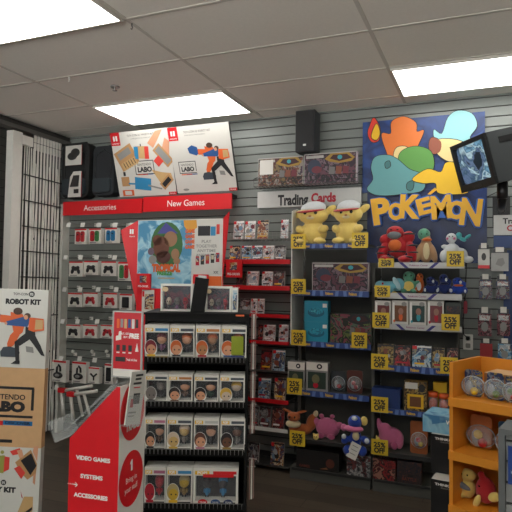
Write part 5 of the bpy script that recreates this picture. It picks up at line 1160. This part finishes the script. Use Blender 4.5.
# leaflet in a clear pocket on the white side
t = thing('leaflet_holder', 'clear pocket with a white leaflet hanging on the kiosk side', 'leaflet', KF.w(.004, 0, 0), R(6)+R(90))
S = lambda u, v: KS.px(u, v)
pl_ = [KS.px(u, v, -.03) for u, v in ((131, 372), (145.5, 370), (139, 424), (124, 425))]
pl_ = [(x-0, z) for x, z in pl_]
MB().prism(pl_, -.03, -.026, postw).build('leaflet', t, loc=(0, 0.0, 0))
c = [(sum(p[0] for p in pl_)/4), (sum(p[1] for p in pl_)/4)]
def L2(fx, fz): 
    top = (pl_[0][0]+(pl_[1][0]-pl_[0][0])*fx, pl_[0][1]+(pl_[1][1]-pl_[0][1])*fx); bot = (pl_[3][0]+(pl_[2][0]-pl_[3][0])*fx, pl_[3][1]+(pl_[2][1]-pl_[3][1])*fx)
    return (top[0]+(bot[0]-top[0])*fz, top[1]+(bot[1]-top[1])*fz)
q = MB()
for (fx0, fx1, fz0, fz1, m) in ((.3, .8, .06, .10, dgrey), (.3, .7, .13, .17, dgrey), (.2, .75, .21, .25, dgrey), (.25, .7, .30, .32, red), (.3, .75, .42, .62, ink), (.15, .35, .52, .68, crim), (.1, .6, .76, .79, greyP), (.1, .5, .83, .85, greyP)):
    q.dec([L2(fx0, fz0), L2(fx1, fz0), L2(fx1, fz1), L2(fx0, fz1)], -.031, m)
q.build('printed_art', t)
MB().prism([L2(-.05, .45), L2(1.05, .45), L2(1.05, 1.03), L2(-.05, 1.03)], -.036, -.034, acr).prism([L2(0, 1.0), L2(1, 1.0), L2(1, 1.03), L2(0, 1.03)], -.034, -.004, acr).build('pocket', t)

# ------------------------------------------------------------------ cardboard standee at the left edge
ox, oy = fwd(20, 400, 2.75); SF = Fr(ox, oy, R(20))
x0, x1 = SF.px(-30, 400)[0], SF.px(44.5, 400)[0]; ztS = SF.px(24, 290)[1]; w = x1-x0
st = thing('kit_standee', 'tall cardboard standee with ROBOT KIT picture at the left edge', 'standee', (ox-.022, oy-.008, 0.003), (0, R(1.1), R(20)))
z1, z2 = SF.px(24, 368.5)[1], SF.px(24, 448)[1]
paper = mat('standee_paper', 'cfcfc8', .5, noise=.02)
MB().box(x0, x1, 0, .04, z1, ztS, paper).build('upper_panel', st)
MB().box(x0, x1, 0, .04, z2, z1-.0005, kraft).build('middle_panel', st)
MB().box(x0, x1, 0, .04, 0, z2-.0005, paper).build('lower_panel', st)
PX = SF.px; U = (PX(30, 400)[0]-PX(10, 400)[0])/20
q = MB(); y = -.001
cx, cz = PX(25, 330); q.text('ROBOT KIT', PX(22.6, 302)[0], PX(22, 302.2)[1], 4.6*U, y, ink, w=35.5*U, bold=.07)
q.text('TOY-CON', PX(20, 295)[0], PX(20, 294.6)[1], 2.4*U, y, ink, w=15*U); c = PX(31, 294.6); q.oval(c[0], c[1], 3.0*U, 2.9*U, y, ink); q.text('02', c[0], c[1], 2.4*U, y-.001, wht_print)
robot_art(q, PX(15, 335)[0], PX(15, 352)[1], 47*U, y)
q.build('upper_print', st)
q = MB()
def lab_line(u0, v0, u1, v1): 
    a, b = PX(u0, v0), PX(u1, v1); q.rect(a[0], b[0], b[1], a[1], y, ink)
xc = PX(-29, 400)[0]
q.rect(xc, PX(35.2, 390)[0], PX(20, 390)[1], PX(20, 387.4)[1], y, ink); q.rect(PX(32.4, 400)[0], PX(35.2, 400)[0], PX(34, 411)[1], PX(34, 389)[1], y, ink); q.rect(xc, PX(34, 418)[0], PX(20, 418.5)[1], PX(20, 416)[1], y, ink)
q.text('NINTENDO', PX(26.4, 397)[0], PX(12, 397.6)[1], 5*U, y, ink, w=38*U, bold=.02, align='r'); q.text('LABO', PX(26.4, 407)[0], PX(12, 407.2)[1], 9*U, y, ink, w=44*U, bold=.07, align='r')
q.rect(xc, PX(-8, 424)[0], PX(0, 426)[1], PX(0, 421.5)[1], y, orp); q.rect(PX(-8, 424)[0], PX(4.5, 424)[0], PX(0, 426)[1], PX(0, 421.5)[1], y, red); q.rect(PX(4.5, 424)[0], PX(34, 424)[0], PX(18, 426)[1], PX(18, 421.5)[1], y, mat('disc_blue_print', '1f6ea8', .5))
q.text('DISCOVER', PX(19.5, 424)[0], PX(19.5, 423.6)[1], 2.6*U, y-.001, ink, w=25*U, bold=.03); q.text('PLAY', PX(-2, 424)[0], PX(-2, 423.6)[1], 2.6*U, y-.001, ink, w=8*U, bold=.03)
a, b = PX(-6, 443), PX(14, 440.4); q.rect(a[0], b[0], a[1], b[1], y, ink)
q.build('middle_print', st)
q = MB()
def poly(pts, m, d=1): q.dec([PX(u, v) for u, v in pts], y-.0005*d, m)
poly([(12, 452), (22, 448.5), (24, 454), (15, 456)], jor); poly([(-4, 457), (7, 456), (6, 474), (-4, 473)], mat('olive_toy_print', '9a9a4a', .5)); poly([(7, 457), (12, 458), (11.5, 470), (6, 473)], jor, 2); c = PX(4.5, 453); q.oval(c[0], c[1], 1.8*U, 1.8*U, y, mat('olive_toy_print'))
poly([(17.5, 463), (33, 450), (39.5, 464), (38.5, 474), (30, 480), (24, 474)], cardb); poly([(23, 461), (33.5, 453.5), (39, 466), (33, 475.5)], ink, 2); poly([(16.5, 469), (22, 466), (28, 473), (24, 479.5)], jor, 3); poly([(36, 447), (40.5, 446), (39.5, 462), (35, 452)], skin, 2); poly([(36, 475), (38.6, 473), (37.6, 485), (35.5, 483)], skin, 2); poly([(19, 451), (24, 450), (26, 457), (22, 459)], skin, 2)
q.text('VARIETY KIT', PX(18.6, 490)[0], PX(8, 490.4)[1], 4.6*U, y, ink, w=44*U, bold=.07, align='r'); c = PX(6.2, 483.3); q.oval(c[0], c[1], 2.7*U, 2.7*U, y, ink); q.text('01', c[0], c[1], 2.4*U, y-.001, wht_print); q.text('TOY-CON', PX(2.5, 483)[0], c[1], 2.4*U, y, ink, w=15*U, align='r')
poly([(27, 497), (36, 497), (36, 510), (30, 520), (18, 520)], tan); poly([(26, 514), (35.5, 507), (35.2, 510), (29, 516)], ink, 2); poly([(23.4, 491), (25.6, 498), (26, 499), (24.6, 498)], crim)
q.build('lower_print', st)

# ------------------------------------------------------------------ red and blue game display behind the rack
ox, oy = 0, 3.62
DF = Fr(0, 3.62, R(3)); x0, x1 = DF.px(137.5, 250)[0], DF.px(222.6, 250)[0]; zT, zB = DF.px(180, 219.5)[1], DF.px(180, 289)[1]; w = x1-x0
wp = DF.w((x0+x1)/2, 0, 0); dt = thing('game_display', 'large red edged cardboard display with a blue game picture behind the figure rack', 'display', wp, R(3))
q = MB(); q.box(-w/2, w/2, 0, .02, zB, zT, vred, front=white); q.build('header_board', dt)
q = MB(); q.box(-w/2, w/2, .0, .30, 0, zB-.0005, vred); q.build('base_box', dt)
skyb = art('display_sky', ['5f9fc0', '86bcd4', 'a8d0de', '4f8fb4'], 7, blur=True); y = -.001; H = zT-zB
q = MB(); q.rect(-w/2+.004, w*.15, zB, zT-.004, y, skyb)
cx, cz = -w*.16, zB+H*.60
q.oval(cx+.01, cz+H*.04, w*.19, H*.33, y-.0005, mat('jungle_print', '3c6a3c', .5)); q.dec([(cx-w*.1, cz+H*.2), (cx, cz+H*.36), (cx+w*.15, cz+H*.2)], y-.001, hm('violet_sky', '4a4a90'))
for (dx, dz, rx, rz, m) in ((-.05, .0, .12, .2, hm('fur_brown', '6a4030')), (.06, .12, .10, .14, hm('fur_tan', '9a7456')), (-.10, .10, .07, .10, hm('fur_brown')), (-.02, -.14, .11, .12, hm('fur_dark', '54302a')), (-.15, -.18, .06, .08, greyP), (.12, -.10, .06, .10, hm('fur_tan')), (-.17, -.06, .05, .07, hm('mauve_rock', '6a5a6a')), (.14, -.2, .05, .06, hm('fur_tan'))):
    q.oval(cx+dx*w, cz+dz*H, rx*w*.8, rz*H*.8, y-.0015, m)
q.text('TROPICAL', cx+.01, zB+H*.30, H*.10, y-.003, orp, w=w*.34, bold=.08); q.text('FREEZE', cx, zB+H*.225, H*.055, y-.003, hm('lime_title', '4a9a4a'), w=w*.18, bold=.06)
q.rect(cx-w*.08, cx+w*.12, zB+H*.145, zB+H*.16, y-.002, tan)
q.dec([(w*.05, zT-.006), (w*.2, zT-.006), (w*.21, zT-H*.12), (w*.12, zT-H*.2), (w*.06, zT-H*.1)], y-.002, hm('gold_burst', 'd89a38')); 
for k in range(4): q.text('GAME', w*.13, zT-H*(.17+.075*k), H*.05, y-.003, orp, w=w*.11, bold=.06)
q.rect(w*.15, w/2-.003, zB+H*.20, zT-.004, y-.001, postw); q.rect(w*.22, w*.36, zT-H*.24, zT-H*.10, y-.002, ink); q.rect(w*.365, w*.42, zT-H*.24, zT-H*.11, y-.002, jbl); q.rect(w*.43, w*.465, zT-H*.22, zT-H*.08, y-.002, jor)
for k, (s_, ww) in enumerate((('PLAY', .11), ('TOGETHER', .24), ('ANYTIME', .21), ('ANYWHERE', .24))): q.text(s_, w*.32, zT-H*(.32+.065*k), H*.042, y-.002, greyP, w=w*ww)
for k in range(5): x = w*.20+w*.057*k; z = zB+H*(.34+.012*k); q.rect(x, x+w*.04, z, z+H*.13, y-.002, crim if k % 2 == 0 else dgrey); q.rect(x+.004, x+w*.035, z+H*.05, z+H*.11, y-.003, A['warm'])
q.text('XX', w*.43, zB+H*.245, H*.035, y-.002, ink); q.rect(w*.17, w/2-.003, zB, zB+H*.19, y-.0015, orangeC)
q.text('NINTENDO eSHOP', w*.27, zB+H*.175, H*.03, y-.002, ink, w=w*.15)
q.build('printed_art', dt)
for sx, lab in ((-w*.40, 'small red card sign on the lower left of the blue game display'), (w*.27, 'small red card sign behind the slanted black bracket')):
    t = thing('shelf_sign', lab, 'sign', DF.w((x0+x1)/2+sx, -.022, zB-.01), R(3))
    MB().box(-.055, .055, 0, .018, 0, .115, vred).build('card', t); MB().rect(-.03, .025, .05, .10, -.001, A['warm']).text('PRE-ORDER', 0, .025, .014, -.001, wht_print, w=.085).build('printed_art', t)
for kx, pts, y1 in ((-1, [(0, zB-.12), (0, zT), (.125, zT-.075)], 'left'), (1, [(0, zB+.06), (0, zT-.0), (.085, zT+.04)], 'right')):
    q = MB(); q.M = Matrix.Translation((kx*w/2, 0, 0)) @ Matrix.Rotation(R(22) if kx < 0 else R(-40), 4, 'Z')
    q.prism([(kx*a, b) for a, b in pts], 0, .006, vred)
    if kx < 0:
        for s_ in (-1, 1): q.rect(-.045+s_*.008-.006, -.045+s_*.008+.006, zT-.10, zT-.065, -.001, wht_print)
        q.text('NINTENDO SWITCH', -.042, zT-.118, .008, -.001, wht_print, w=.04)
    q.build('side_wing', dt)
t = thing('game_case', 'game case with a warm coloured picture in the red base, left of the figure sets', 'video game', DF.w(DF.px(149, 300)[0], -.0145, 0) + Vector((0, 0, DF.px(149, 312)[1])), R(3))
MB().box(-.05, .05, 0, .014, 0, .16, red, front=postw).rect(-.026, .046, .02, .13, -.001, A['warm']).rect(-.046, -.030, .11, .15, -.001, red).build('case', t)

# ------------------------------------------------------------------ orange shelf unit at the right
ox, oy = fwd(449.3, 430, 2.75); OF = Fr(ox, oy, R(-21.5))
op = mat('orange_board', 'd98a26', .45, noise=.04)
zt3 = OF.px(449, 362)[1]; W3, D3 = .62, .34; brd = mat('board_brown', '96653a', .6)
ot = thing('orange_shelf_unit', 'orange shelf unit with clear toy balls and plush toys at the lower right', 'shelves', (ox, oy, 0), R(-21.5))
MB().box(0, .018, 0, D3, 0, zt3, op).build('side_panel', ot, bevel=.002); MB().box(W3, W3+.018, 0, D3, 0, zt3, op).build('side_panel', ot, bevel=.002)
MB().box(.0185, W3-.0005, D3-.01, D3, 0, zt3-.001, op).build('back_panel', ot)
SHO = {}
for key, vt, vb in (('a', 397, 405.5), ('b', 450, 458.5), ('c', 504, 512), ('d', 556, 565)):
    z1_, z0_ = OF.px(449.5, vt)[1], OF.px(449.5, vb)[1]
    if z0_ < .02: z0_ = .02
    s_ = MB().box(.0185, W3-.0005, 0, D3-.0105, z1_-.02, z1_, op).build('shelf', ot); MB().box(.0005, W3+.0175, -.012, -.0005, z0_, z1_, op).build('front_lip', s_); SHO[key] = z1_
def oblister(key, u0, u1, vt, lab, cm, cont, Y=.05, br=.42, bz=.40):
    return blister(None, u0, u1, vt, lab, cm, clr, Y=Y, z0=SHO[key]+.001, frame=OF, ball=(.5, bz, br), contents=cont, cw=.36)
oblister('a', 457, 481.5, 371, 'clear ball blister with a yellow toy, left of three on the orange top shelf', A['ball'], (toyy,))
oblister('a', 479.5, 503, 374, 'clear ball blister with a green toy, middle of three on the orange top shelf', A['ball'], (toyg,), Y=.045)
oblister('a', 498, 521, 378, 'clear ball blister with a red toy, right one on the orange top shelf', A['ball'], (toyr, toyg), Y=.04)
a = OF.px(486, 375, .16); b = OF.px(530, 375, .16)
tag(MB().box(a[0], b[0], .14, .30, SHO['a'], a[1]+.015, brd, top=kraft).build('cardboard_tray', loc=(ox, oy, 0), rot=R(-21.5)), 'brown cardboard tray behind the clear balls on the orange unit', 'tray')
oblister('b', 462, 492, 417, 'clear ball blister on an orange card, middle shelf of the orange unit', mat('rust_orange_card', 'b0622c', .5), (toyr, toyy), Y=.10, bz=.36)
oblister('b', 491, 515, 424, 'clear ball blister on a blue card, partly behind the grey slat unit', mat('deep_blue_card', '27506c', .5), (toyg,), Y=.08, bz=.36)
plush(455, 478, 468, None, 'yellow plush with a grey arm on the lower orange shelf', fy, [(0, .05, .34, .34, .3, .34), (.05, 0, .80, .34, .28, .20), (-.2, -.2, .12, .2, .2, .12)], pieces=[('arm', fg, [(-.12, -.30, .50, .42, .14, .10, (0, R(18), 0))]), ('foot', fur('charcoal', '3a3a40'), [(-.28, -.26, .14, .14, .16, .12)]), ('eyes', eyem, [(-.08, -.27, .84, .03, .02, .03), (.14, -.27, .84, .03, .02, .03)])], Y=.13, z0=SHO['c'], fr=OF)
plush(471, 500, 472, None, 'red plush with yellow wings beside the yellow and grey one', fr_, [(0, .05, .44, .32, .28, .40), (-.12, 0, .88, .12, .1, .12)], pieces=[('wing', fy, [(.32, -.14, .36, .20, .1, .14, (0, R(-30), 0)), (-.16, -.26, .14, .10, .1, .22, (0, R(20), 0))]), ('eyes', eyem, [(-.1, -.24, .60, .03, .02, .03)])], Y=.11, z0=SHO['c'], fr=OF)

# ------------------------------------------------------------------ grey slatwall end at the lower right corner
ox, oy = fwd(499, 470, 2.12); GF = Fr(ox, oy, R(-12)); zg = GF.px(500, 428)[1]
gt = thing('slatwall_gondola', 'grey framed low slatwall stand cut off by the lower right corner', 'stand', (ox, oy, 0), R(-12))
gm = mat('gondola_grey', '6f7272', .4, metal=.3)
MB().box(0, .022, -.01, .16, 0, zg, gm).box(.022, .5, -.01, .16, zg-.022, zg, gm).build('frame', gt, bevel=.003)
q = MB(); slats(q, .0225, .48, .01, .04, zg-.023, mat('gondola_slat', '9b9d9b', .45), grv, z_ref=zg-.045); q.build('slat_panel', gt)
x0 = GF.px(508, 460, -.03)[0]; za, zb = GF.px(508, 446, -.03)[1], GF.px(508, 484, -.03)[1]
t = thing('hanging_package', 'tall blue pack hanging on the corner slat stand', 'package', GF.w(x0+.05, -.03, zb), R(-12))
MB().box(-.05, .05, 0, .006, 0, za-zb, mat('royal_blue_pack', '23448c', .4)).rect(-.04, .045, .02, (za-zb)*.4, -.001, A['blue']).build('card', t); MB().tube([(0, -.004, za-zb-.012), (0, .039, za-zb-.012)], .003, steel, 6).build('peg', t)

# ------------------------------------------------------------------ stack of black boxes left of the orange unit
ox, oy = fwd(440, 450, 3.05); XF = Fr(ox, oy, R(-8))
x0, x1 = XF.px(431, 470)[0], XF.px(447.6, 470)[0]; x1 = x0+.17
edges = [(436.5, 467.5), (477.5, 506), (516, 545)]
bk = mat('glossy_black_card', '0d0d0e', .3); zs = [XF.px(436, v)[1] for v in (432, 470, 510)]
ztp = XF.px(436, 434)[1]; hgt = (ztp-.0)/4.0
DB = .34; k = 0; z = 0.0
hh = [ztp*.31, ztp*.23, ztp*.23, ztp*.23]; z = 0
zc = [0, XF.px(434, 512)[1], XF.px(434, 474)[1], ztp]
tops = [XF.px(434, 510)[1], XF.px(434, 472)[1], ztp]; base = 0
for i, tp in enumerate(tops):
    sh = [0, .0, .0][i]; t = thing('product_box', 'black product box %s of the stack beside the orange unit' % ['at the bottom', 'in the middle', 'at the top'][i], 'box', XF.w(XF.px(431, 470, -.11*(2-i))[0], -.11*(2-i), base+.0005), R(-8), 'black boxes beside the orange unit')
    hb = tp-base-.001
    MB().box(0, x1-x0, 0, DB, 0, hb, bk, top=postw).build('carton', t)
    MB().text('THINKGEEK', .085, hb-.022, .012, -.001, wht_print, w=.13, bold=.03).text('SOLUTIONS', .085, hb-.038, .006, -.001, greyP, w=.07).build('lettering', t)
    base = tp
x_ = XF.px(425.5, 420, -.0)[0]; hb = XF.px(430, 416)[1]-ztp
t = thing('sky_blue_box', 'pale blue box lying on the black box stack under the orange jars', 'box', XF.w(x0-.02, .02, ztp+.0005), R(-8))
MB().box(-.03, .15, 0, .22, 0, hb, A['sky']).build('carton', t, bevel=.001); MB().text('W', .11, hb*.7, .02, -.002, wht_print, bold=.03).build('lettering', t)

# ------------------------------------------------------------------ baseboard, world, view
struct('baseboard_back', MB().box(XL+.04, XR, YW-.012, YW-.0005, 0.001, .08, mat('baseboard_black', '1a1a1a', .6)))
w = bpy.data.worlds.new('world'); bpy.context.scene.world = w; w.use_nodes = True; nt = w.node_tree
tc = nt.nodes.new('ShaderNodeTexCoord'); sx = nt.nodes.new('ShaderNodeSeparateXYZ'); nt.links.new(tc.outputs['Generated'], sx.inputs[0])
cr = nt.nodes.new('ShaderNodeValToRGB'); cr.color_ramp.elements[0].position = .435; cr.color_ramp.elements[0].color = (1, .99, .97, 1)     # bright lower half, added as fill for the ceiling
cr.color_ramp.elements[1].position = .46; cr.color_ramp.elements[1].color = (.05, .055, .06, 1)                                                # kept dark above, shaped to hold fill off the lower walls
mr = nt.nodes.new('ShaderNodeMapRange'); mr.inputs[1].default_value = -1; nt.links.new(sx.outputs[2], mr.inputs[0]); nt.links.new(mr.outputs[0], cr.inputs[0])
nt.links.new(cr.outputs[0], nt.nodes['Background'].inputs[0]); nt.nodes['Background'].inputs[1].default_value = WS
vs_ = bpy.context.scene.view_settings; vs_.view_transform = 'Standard'; vs_.look = 'None'; vs_.gamma = 1; vs_.use_curve_mapping = False
vs_.exposure = -.3
